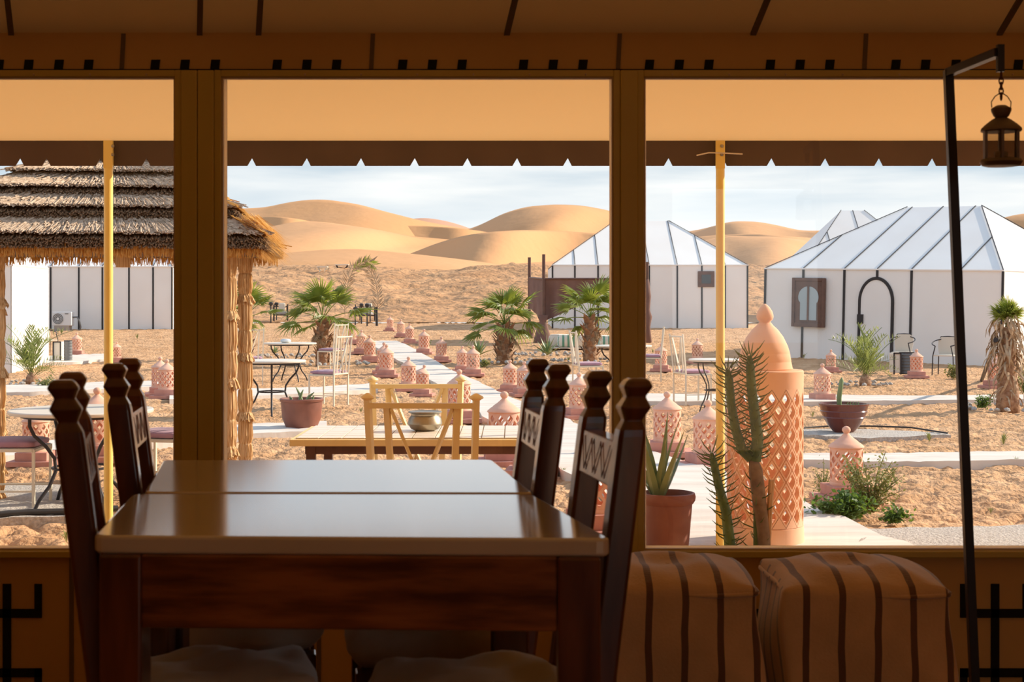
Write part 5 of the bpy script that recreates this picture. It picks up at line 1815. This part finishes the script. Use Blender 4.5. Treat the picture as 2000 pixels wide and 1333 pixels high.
def curve_frond(pts, n, ln, seed):
    rr = random.Random(seed)
    P_ = [pd(*p) - o0 for p in pts]
    mb = MB()
    dense = []
    for i in range(len(P_) - 1):
        for k_ in range(n):
            dense.append(P_[i].lerp(P_[i + 1], k_ / n))
    dense.append(P_[-1])
    vs = [tuple(p) for p in dense]; fs = []
    b = len(vs)
    for p in dense:
        vs.append((p.x + 0.03, p.y, p.z))
    for i in range(len(dense) - 1):
        fs.append((i, i + 1, b + i + 1, b + i))
    for i in range(1, len(dense) - 1):
        tg = (dense[i + 1] - dense[i - 1]).normalized()
        for s in (-1, 1):
            sv = Vector((tg.z, 0.5 * (rr.random() - .5), -tg.x)) * s
            dv = (tg * 0.85 + sv * 0.7 + Vector((0, rr.uniform(-.4, .4), rr.uniform(-.25, .1)))).normalized()
            q = dense[i] + dv * ln * rr.uniform(.7, 1.1)
            k_ = len(vs)
            md = dense[i].lerp(q, .5)
            wv = sv.normalized() * 0.03
            vs += [tuple(md + wv), tuple(md - wv), tuple(q)]
            fs += [(i, k_, k_ + 1), (k_, k_ + 2, k_ + 1)]
    return mb.add(vs, fs)


obj('frond', curve_frond([(736, 612), (738, 580), (733, 552), (722, 530), (712, 520)], 6, 0.42, 1), m_dry, fa)
obj('frond', curve_frond([(672, 612), (674, 580), (680, 548), (690, 525), (705, 514), (728, 513)], 6, 0.42, 2), m_dry, fa)
obj('frond', curve_frond([(688, 530), (702, 518), (716, 512), (732, 518)], 6, 0.36, 3), m_frond, fa)


def herb(label, name, px, py, wpx, hpx, n, seed, m, stems=14, leaf=0.035, low=True):
    """bush of stems with many small leaves"""
    g = G(px, py); W = wpx / F * g.y; H = hpx / F * g.y
    rr = random.Random(seed)
    t = thing(name, label, 'bush', g)
    ends = []
    for k_ in range(stems):
        a = rr.random() * 6.28; q = rr.random() ** .5
        e_ = Vector((W / 2 * q * math.cos(a), W / 3 * q * math.sin(a), H * rr.uniform(.45, 1.0) * (1 - 0.45 * q)))
        c_ = Vector((e_.x * 0.4, e_.y * 0.4, e_.z * 0.6))
        ends.append((c_, e_))
        obj('stem', MB().tube([(0.02 * math.cos(a), 0.02 * math.sin(a), 0), tuple(c_), tuple(e_)], [0.006, 0.004, 0.002], 5), m, t)
    mb = MB()
    for k_ in range(n):
        c_, e_ = ends[k_ % stems]
        u = rr.uniform(0.1, 1.0)
        p = (c_ * 2 * u * (1 - u) + e_ * u * u) + Vector((rr.gauss(0, .03), rr.gauss(0, .03), rr.gauss(0, .025)))
        p.z = max(p.z, 0.015)
        dv = Vector((rr.gauss(0, 1), rr.gauss(0, 1), rr.gauss(0.2, .6))).normalized()
        sd_ = dv.cross(Vector((rr.gauss(0, 1), rr.gauss(0, 1), 1))).normalized()
        l = leaf * rr.uniform(.7, 1.3)
        mb.add([p, p + dv * l * .5 + sd_ * l * .28, p + dv * l, p + dv * l * .5 - sd_ * l * .28], [(0, 1, 2, 3)])
    obj('foliage', mb, m, t, kind='stuff')
    return t


herb('low dark green leafy herb bush in front of the lantern in the right window', 'herb_bush', 1650, 1012, 140, 70, 1500, 1, m_herb, 20, 0.045)
herb('tall wispy olive-green bush beside the lantern in the right window', 'wispy_bush', 1700, 1002, 125, 165, 2000, 2, m_sprig, 26, 0.026)
herb('small pale green weeds left of the lantern by the tall lantern', 'weed_bush', 1610, 965, 40, 80, 260, 3, m_sprig, 10, 0.024)
herb('small green creeping plant at the lower right of the herb bush', 'creeping_plant', 1745, 1022, 70, 34, 400, 4, m_herb, 10, 0.035)
herb('grey-green shrub left of the shaggy palm', 'small_shrub', 1920, 797, 36, 34, 500, 5, m_herb, 10, 0.04)
herb('pale shrub behind the shaggy palm at the right edge', 'small_shrub', 2000, 770, 50, 70, 500, 6, m_sprig, 10, 0.045)
herb('yellowish shrub below the right-hand bent-wire chair', 'small_shrub', 1862, 738, 34, 34, 500, 7, m_sprig, 10, 0.05)
herb('yellow-green weeds among the stones of the date palm in the left window', 'weed_bush', 88, 757, 50, 26, 300, 8, m_sprig, 9, 0.04)
herb('pale weeds at the foot of the centre fan palm', 'weed_bush', 948, 716, 26, 16, 260, 9, m_sprig, 8, 0.06)
herb('small dry plant on the plinth of a lantern beside the path', 'weed_bush', 836, 678, 16, 16, 120, 10, m_herb, 6, 0.05)


def weed(label, px, py, hpx, seed, n=14):
    g = G(px, py); H = hpx / F * g.y
    rr = random.Random(seed)
    vs = [(0, 0, -0.01)]; fs = []
    for k_ in range(n):
        a = rr.random() * 6.28; q = rr.uniform(.2, .8)
        e_ = Vector((q * H * math.cos(a), q * H * math.sin(a), H * rr.uniform(.5, 1)))
        md = Vector((e_.x * .4, e_.y * .4, e_.z * .65))
        sv = Vector((-math.sin(a), math.cos(a), 0)) * 0.05 * H
        b = len(vs)
        vs += [tuple(md - sv), tuple(md + sv), tuple(e_)]
        fs += [(0, b, b + 1), (b, b + 2, b + 1)]
    o = obj('weed_tuft', MB().add(vs, fs), m_sprig)
    o.location = g
    tag(o, label, 'weed', 'weed tufts in the sand')


for i, (px, py, h_, lab) in enumerate((
        (1815, 862, 20, 'yellow-green weed tuft on the sand below the glazed brown pot'), (1960, 868, 26, 'yellowish weed tuft at the far right between two pale paths'),
        (1935, 1002, 14, 'flat pale weed on the sand in the lower right corner of the window'), (1587, 815, 14, 'weed tuft left of the glazed brown pot'),
        (1100, 926, 16, 'weed tuft on the pale path between the two right chairs'), (705, 805, 12, 'weed tuft left of the yellow chairs'),
        (130, 1060, 26, 'green weed tuft low in the left window by the carved chair'), (268, 662, 12, 'yellow weed tuft on the sand before the left tent'),
        (120, 652, 14, 'weed tuft below the air conditioner'), (1235, 655, 14, 'weed tuft before the middle tent'),
        (1275, 690, 10, 'weed tuft near the white chair by the right window post'), (1570, 700, 12, 'weed tuft left of the small lantern at the large tent'),
        (1110, 706, 12, 'yellowish weed tuft between the two right fan palms'), (645, 735, 12, 'weed tuft in front of the left fan palm'),
        (1440, 905, 12, 'weed tuft behind the tall terracotta lantern'), (1985, 905, 14, 'weed tuft at the right edge by the pale path'))):
    weed(lab, px, py, h_, i)

# ------------------------------------------------------------------ POTS AND CACTUS
# wide brown bowl pot
g = G(589, 840); s = 84 / F * g.y / 2
pt_ = thing('plant_pot', 'wide brown pot with tiny succulents left of the tiled garden table', 'pot', g)
obj('pot', MB().lathe([(s * .62, -0.01), (s * .72, 0.03), (s * .90, 0.14), (s * .94, 0.26), (s * .96, 0.33), (s * 1.0, 0.335), (s * 1.02, 0.36), (s * 0.99, 0.37), (s * .90, 0.365), (s * .88, 0.33), (s * .5, 0.325)], 40), m_pot, pt_, smooth=40)
obj('soil', MB().lathe([(s * .90, 0.30), (s * .88, 0.335), (0.01, 0.345)], 24), m_soil, pt_)
for k_, (ox, oy, hh, dx) in enumerate(((-0.03, 0.0, 0.13, .02), (0.0, .04, .16, -.03), (0.05, -0.02, 0.10, .04), (0.12, 0, .06, .01), (-.12, .03, .05, -.01))):
    obj('succulent', MB().tube([(ox, oy, .33), (ox + dx, oy, .34 + hh * .5), (ox + dx * 2.5, oy, .34 + hh)], [0.016, 0.018, 0.004], 8), m_agave, pt_, smooth=60)
# glazed bowl
g = G(1648, 846); s = 97 / F * g.y / 2
pt_ = thing('plant_pot', 'shiny glazed dark brown bowl pot with a ribbed cactus, in the right window', 'pot', g)
obj('pot', MB().lathe([(s * .36, -0.01), (s * .40, 0.01), (s * .62, 0.08), (s * .80, 0.165), (s * .86, 0.18), (s * .84, 0.19), (s * .92, 0.24), (s * .94, 0.25), (s * .92, 0.26), (s * .97, 0.31), (s * 1.0, 0.32), (s * 1.0, 0.338), (s * .92, 0.338), (s * .9, 0.31), (s * .5, .30)], 48), m_pot_g, pt_, smooth=40)
obj('soil', MB().lathe([(s * .91, 0.28), (s * .90, 0.312), (0.01, 0.32)], 24), m_soil, pt_)
cac = obj('cactus', MB().tube([(-0.05, 0, .30), (-0.055, 0, .40), (-.04, 0, .50), (-.025, 0, .60), (-.02, 0, .635)], [.026, .030, .028, .024, .006], 8), m_agave, pt_, smooth=60)
for k_ in range(5):
    obj('succulent', MB().tube([(0.04 + .03 * k_, .02 * (k_ % 2), .30), (0.05 + .03 * k_, 0, .355)], [0.012, 0.004], 6), m_agave, pt_, smooth=60)
# aloe pot
d_ = 8.45
ag = Vector(((1304 - 1000) / F * d_, d_, 0))
s = 52 / F * d_
pt_ = thing('plant_pot', 'weathered red-brown clay pot holding the long-leaved aloe outside the right window', 'pot', ag)
obj('pot', MB().lathe([(s * .74, -0.01), (s * .76, 0.0), (s * .88, 0.22), (s * .92, 0.30), (s * .96, 0.305), (s * 1.03, 0.322), (s * 1.05, 0.345), (s * 1.02, 0.365), (s * .94, 0.368), (s * .88, 0.35), (s * .84, 0.26), (s * .4, .25)], 44), m_pot_r, pt_, smooth=40)
obj('soil', MB().lathe([(s * .87, 0.24), (s * .86, 0.30), (0.01, 0.305)], 24), m_soil, pt_)
al = agave('long upright green aloe leaves growing in the red-brown clay pot', 0, 0, 0, 11, 5, m_agave, 'aloe', loc=(ag.x - 0.055, ag.y, 0.30), hh=0.50, spread=(52, 84), width=0.058)

# needle cactus just outside the glass
cd = 6.6
cb = Vector(((1470 - 1000) / F * cd, cd, 0))
cx_ = thing('needle_cactus', 'tall branching green cactus with long needle leaves outside the right window', 'cactus', cb)


def cp(px, py, dy=0.0): return Vector(((px - 1000) / F * (cd + dy) - cb.x, dy, CAMZ - (py - HOR) / F * (cd + dy)))


obj('pot', MB().lathe([(0.12, 0), (0.15, 0.16), (0.16, 0.30), (0.175, 0.305), (0.175, 0.335), (0.15, 0.335), (0.14, 0.30), (0.05, .29)], 32), m_pot_r, cx_, smooth=40)
obj('soil', MB().lathe([(0.148, 0.25), (0.145, 0.315), (0.01, 0.32)], 20), m_soil, cx_)


def cstem(pts, r0, r1, seed, mm=m_cactus, needles=True, dens=85, from_=0.0):
    rr = random.Random(seed)
    P_ = [cp(*p) for p in pts]
    rs = [r0 + (r1 - r0) * i / (len(P_) - 1) for i in range(len(P_))]
    rs[-1] = r1 * 0.55
    o = obj('cactus_stem', MB().tube(P_, rs, 10), mm, cx_, smooth=60)
    if needles:
        mb = MB()
        tot = len(P_) - 1
        for k_ in range(dens):
            u = from_ + (1 - from_) * k_ / dens
            i = min(int(u * tot), tot - 1); f_ = u * tot - i
            p = P_[i].lerp(P_[i + 1], f_)
            a = k_ * 2.399
            r_ = rs[i]
            dv = Vector((math.cos(a), math.sin(a), 0.25 + 0.3 * rr.random() + (0.7 if u > .95 else 0)))
            dv.normalize()
            ln = rr.uniform(0.055, 0.085)
            b0 = p + dv * r_ * .8
            md = b0 + dv * ln * .6; tp = b0 + dv * ln + Vector((0, 0, 0.012))
            mb.tube([b0, md, tp], [0.0032, 0.003, 0.0008], 4)
        obj('needle_leaves', mb, m_cactus, o, kind='stuff')
    return o


cstem([(1426, 1110), (1425, 1060), (1418, 1000), (1404, 950), (1394, 905), (1390, 885)], 0.030, 0.014, 1, dens=80, from_=0.1)
cstem([(1492, 1110), (1490, 1040), (1482, 970), (1476, 920), (1470, 890)], 0.034, 0.032, 2, m_bark, needles=False)
cstem([(1468, 896, 0.0), (1450, 880, 0.01), (1437, 840, 0.01), (1428, 790, 0.01), (1424, 740, 0.01), (1421, 722, 0.01)], 0.026, 0.017, 3, dens=90)
cstem([(1474, 900, 0.0), (1480, 860, -0.01), (1474, 810, -0.01), (1468, 760, -0.01), (1465, 715, -0.01), (1464, 695, -0.01)], 0.030, 0.018, 4, dens=105)
cstem([(1478, 1110), (1477, 1000), (1472, 940)], 0.016, 0.012, 5, dens=26)
stk = obj('stake', MB().tube([cp(1497, 1110), cp(1507, 938)], 0.014, 6), m_straw, cx_)

# ------------------------------------------------------------------ BROWN CLOTH SCREEN, POUFS, SOFAS, STOOLS
sd_ = 42.0
so_ = Vector(((1062 - 1000) / F * sd_, sd_, gz(0, sd_)))
scr = thing('cloth_screen', 'brown cloth screen slung between dark poles before the middle tent', 'screen', so_)


def sp_(px, py, dy=0.0): return Vector(((px - 1000) / F * (sd_ + dy), sd_ + dy, CAMZ - (py - HOR) / F * (sd_ + dy))) - so_


obj('pole', MB().tube([sp_(1062, 686), sp_(1062, 497)], 0.05, 8), m_brown_wood, scr, smooth=50)
obj('pole', MB().tube([sp_(1034, 676, 2.5), sp_(1034, 503, 2.5)], 0.05, 8), m_brown_wood, scr, smooth=50)
obj('pole', MB().tube([sp_(1264, 672), sp_(1264, 512)], 0.045, 8), m_brown_wood, scr, smooth=50)
obj('top_bar', MB().tube([sp_(1062, 545), sp_(1264, 545)], 0.03, 8), m_brown_wood, scr)
obj('top_bar', MB().tube([sp_(1062, 545), sp_(1034, 543, 2.5)], 0.03, 8), m_brown_wood, scr)


def drape(u, v):
    px = 1063 + (1196 - 1063) * u
    bot = 626 - 50 * (u ** 0.8) if u < 0.5 else 626 - 28.7 - 48 * (u - 0.5) * 1.2
    bot = 627 - 62 * u ** 1.1
    py = 544 + (bot - 544) * v
    return sp_(px, py, 0.10 * math.sin(u * 26) * v + 0.12 * math.sin(v * 3) * (1 - u))


obj('drape', MB().grid(40, 12, drape), m_cloth, scr, smooth=0)


def drape2(u, v):
    px = 1032 + (1063 - 1032) * u
    py = 543 + (600 + 28 * u - 543) * v
    return sp_(px, py, 2.5 * (1 - u) + 0.12 * math.sin(u * 16) * v)


obj('drape', MB().grid(20, 10, drape2), m_cloth, scr, smooth=0)
tie = MB()
tie.lathe([(0.10, 0), (0.30, 0.02), (0.24, 0.35), (0.14, 0.70), (0.10, 0.82), (0.17, 1.0)], 14, jit=0.16, seed=3)
o = obj('tied_drape', tie, m_cloth, scr, smooth=0); o.location = sp_(1061, 682, -0.05)
tie = MB().lathe([(0.07, 0), (0.13, 0.04), (0.10, 0.3), (0.14, 0.6), (0.08, 0.7)], 10, jit=0.2, seed=5)
o = obj('tied_drape', tie, m_cloth, scr, smooth=0); o.location = sp_(1036, 674, 2.4)
tie = MB().lathe([(0.06, 0), (0.12, 0.05), (0.08, 0.5), (0.13, 0.8), (0.07, 1.0), (0.10, 1.4), (0.05, 1.9)], 10, jit=0.25, seed=6)
o = obj('tied_drape', tie, m_cloth, scr, smooth=0); o.location = sp_(1264, 672, -0.05)

gm = G(1112, 681)
mt_ = obj('floor_mat', MB().bb(-0.75, 0.75, -0.5, 0.5, 0, 0.03), m_pale); mt_.location = gm + Vector((0, 0, 0.01))
tag(mt_, 'pale floor mat under the row of poufs near the brown screen', 'mat')
gy = gm.y
for i, (px, m_, lab, off) in enumerate(((1091, m_pale, 'plain beige round pouf on the pale mat', 0.2), (1108, m_poufg, 'green and cream striped pouf on the pale mat', -0.2), (1131, m_pale, 'white pouf right of the green striped one on the mat', -0.15), (1172, m_pale, 'beige pouf partly behind the palm by the window post', 0.3), (1187, m_poufg, 'pale green striped pouf beside the right window post', 0.0))):
    t = thing('floor_pouf', lab, 'pouf', ((px - 1000) / F * (gy + off), gy + off, gm.z + 0.035 if i < 3 else gz(0, gy + off)), 0, 'round floor poufs')
    prof = [(0.02, 0), (0.22, 0.01), (0.27, 0.06), (0.285, 0.17), (0.27, 0.28), (0.22, 0.335), (0.02, 0.355)]
    obj('cover', MB().lathe(prof, 24), m_, t, smooth=60)
    obj('piping', MB().lathe([(0.215, 0.328), (0.235, 0.335), (0.215, 0.342)], 24), m_, t)


def garden_sofa(label, px0, px1, py, flip=1):
    g = G((px0 + px1) / 2, py); W = (px1 - px0) / F * g.y
    t = thing('garden_sofa', label, 'sofa', g, R(12 * flip), 'far iron garden seats')
    hw = W / 2
    for sx_ in (-1, 1):
        for sy_ in (-1, 1):
            obj('leg', MB().bar((sx_ * hw, sy_ * .3, 0), (sx_ * hw, sy_ * .3, .72 if sy_ < 0 else 0.66), .04, .04), m_iron, t)
        obj('arm_rail', MB().bar((sx_ * hw, -.3, .62), (sx_ * hw, .3, .62), .04, .04), m_iron, t)
    for z in (.26, .62):
        obj('rail', MB().bar((-hw, .3, z), (hw, .3, z), .04, .04), m_iron, t)
    obj('rail', MB().bar((-hw, -.3, .26), (hw, -.3, .26), .04, .04), m_iron, t)
    c_ = rbox(W - .06, .6, .15, .05, 5); c_.v = [(p[0], p[1], p[2] + .28) for p in c_.v]
    obj('seat_cushion', c_, m_sofa, t, smooth=0)
    c_ = rbox(W * .5, .14, .34, .05, 5); c_.v = [(p[0] + .12 * W, p[1] + .2, p[2] + .43) for p in c_.v]
    obj('back_cushion', c_, m_pale, t, smooth=0)
    return t


garden_sofa('far black iron armchair with grey cushions left of the left fan palm', 535, 561, 628, 1)
garden_sofa('far black iron armchair with grey cushions by the dry frond arch', 698, 728, 629, -1)
for i, (px, yt, yb, lab) in enumerate(((529, 590, 630, 'thin black torch left of the far iron armchair'), (540, 591, 626, 'thin black torch second from left at the far iron armchair'), (694, 600, 634, 'thin black torch left of the armchair by the frond arch'), (706, 593, 632, 'thin black torch just behind the armchair by the frond arch'), (717, 593, 636, 'thin black torch in front of the armchair by the frond arch'))):
    g = G(px, yb); H = (yb - yt) / F * g.y
    t = thing('garden_torch', lab, 'torch', g, 0, 'thin garden torches')
    obj('stick', MB().tube([(0, 0, -.02), (0, 0, H * .82)], .028, 6), m_iron, t)
    obj('cup', MB().lathe([(.03, H * .8), (.08, H * .86), (.09, H * .95), (.05, H)], 10), m_iron, t)

# table and stool up on the slope
for lab, px, py, wpx, nm in (('white table with black bent legs up on the footprinted slope', 668, 529, 26, 'slope_table'), ('small white bench up on the footprinted slope', 630, 533, 20, 'slope_bench')):
    g = G(px, py); W = wpx / F * g.y
    H = 12.0 / F * g.y
    t = thing(nm, lab, 'table' if 'table' in nm else 'bench', g)
    obj('top', MB().bb(-W / 2, W / 2, -.35, .35, H - .06, H), m_white, t)
    for sx_ in (-1, 1):
        for sy_ in (-.25, .25):
            obj('leg', MB().tube([(sx_ * W * .42, sy_, H - .06), (sx_ * W * .36, sy_, H * .6), (sx_ * W * .22, sy_, H * .35), (sx_ * W * .34, sy_, -0.35)], .035, 6), m_iron if 'table' in nm else m_wiron, t)


# drum stools and bent-wire chairs
def drum(label, px, py, wpx, hpx):
    g = G(px, py); r_ = wpx / 2 / F * g.y; H = hpx / F * g.y
    t = thing('drum_stool', label, 'stool', g, 0, 'black drum stools')
    prof = [(r_ * .9, 0)]
    n = 7
    for k_ in range(n):
        z = H * k_ / n
        prof += [(r_ * .94, z + .003), (r_, z + H / n * .3), (r_, z + H / n * .7), (r_ * .94, z + H / n * .97)]
    prof += [(r_ * .9, H)]
    obj('drum', MB().lathe(prof, 28), m_grey, t, smooth=30)
    obj('top_disc', MB().lathe([(r_ * .98, H), (r_ * .99, H + .02), (.01, H + .02)], 28), m_iron, t)
    return t


drum('black ribbed drum stool beside the arched tent door', 1771, 731, 30, 41)
drum('dark ribbed drum stool right of the date palm in the left window', 133, 707, 16, 40)


def panel_stool(label, px, py, wpx, hpx):
    g = G(px, py); W = wpx / F * g.y; H = hpx / F * g.y
    t = thing('side_stool', label, 'stool', g, 0, 'white side stools')
    obj('body', MB().bb(-W / 2, W / 2, -.18, .18, .03, H), m_white, t, bevel=.01)
    for sx_ in (-1, 1):
        obj('leg', MB().bar((sx_ * W / 2, -.19, 0), (sx_ * W / 2, -.19, H + .01), .025, .025), m_iron, t)
    obj('rail', MB().bar((-W / 2, -.19, H), (W / 2, -.19, H), .025, .025), m_iron, t)
    return t


panel_stool('white boxy stool with black wire frame left of the drum stool by the arched door', 1748, 731, 13, 41)
panel_stool('white boxy stool left of the dark drum stool in the left window', 116, 706, 14, 38)


def wire_chair(label, px, py, wpx, hpx, rz):
    g = G(px, py); S = hpx / F * g.y / 0.80
    t = thing('wire_chair', label, 'chair', g, R(rz), 'bent-wire chairs with pale seats', S)
    r_ = .012
    # faces +X; curved arm hoop round the back
    hoop = [(0.24 - 0.02 * k_ if False else 0.26 * math.cos(R(a)) - 0.02, 0.27 * math.sin(R(a)), 0.60 + 0.16 * (0.5 - 0.5 * math.cos(R(a)))) for k_, a in enumerate(range(35, 326, 15))]
    obj('arm_hoop', MB().tube(hoop, r_, 6), m_iron, t, smooth=50)
    for s in (-1, 1):
        obj('leg', MB().tube([(0.22, s * .22, 0), (0.20, s * .21, .40), (0.19, s * .16, .62)], r_, 6), m_iron, t)
        obj('leg', MB().tube([(-0.24, s * .20, 0), (-0.20, s * .18, .40)], r_, 6), m_iron, t)
        obj('back_bar', MB().tube([(-0.20, s * .15, .40), (-0.26, s * .15, .80)], r_, 6), m_iron, t)
    obj('top_bar', MB().tube([(-0.26, -.15, .80), (-0.27, 0, .81), (-0.26, .15, .80)], r_, 6), m_iron, t)
    c_ = rbox(.42, .40, .03, .012, 5); c_.v = [(p[0], p[1], p[2] + .40) for p in c_.v]
    obj('seat', c_, m_pale, t, smooth=0)
    obj('back_panel', MB().loft([[(-0.205 - .05 * (z - .42) / .38 + o_, w_, z) for w_, z in ((-.17, .42), (.17, .42), (.20, .60), (.19, .74), (.13, .80), (-.13, .80), (-.19, .74), (-.20, .60))] for o_ in (0.0, 0.014)]), m_pale, t)
    return t


wire_chair('bent-wire chair with pale back behind the black drum stool at the large tent', 1762, 726, 50, 72, -115)
wire_chair('bent-wire chair with pale seat right of the drum stool, partly behind the black rod', 1846, 733, 54, 74, -120)
wire_chair('pale bent-wire chair by the sunlit tent in the left window', 95, 690, 26, 48, -40)

# hinge on the room: nothing else
print('objects', len(bpy.data.objects))
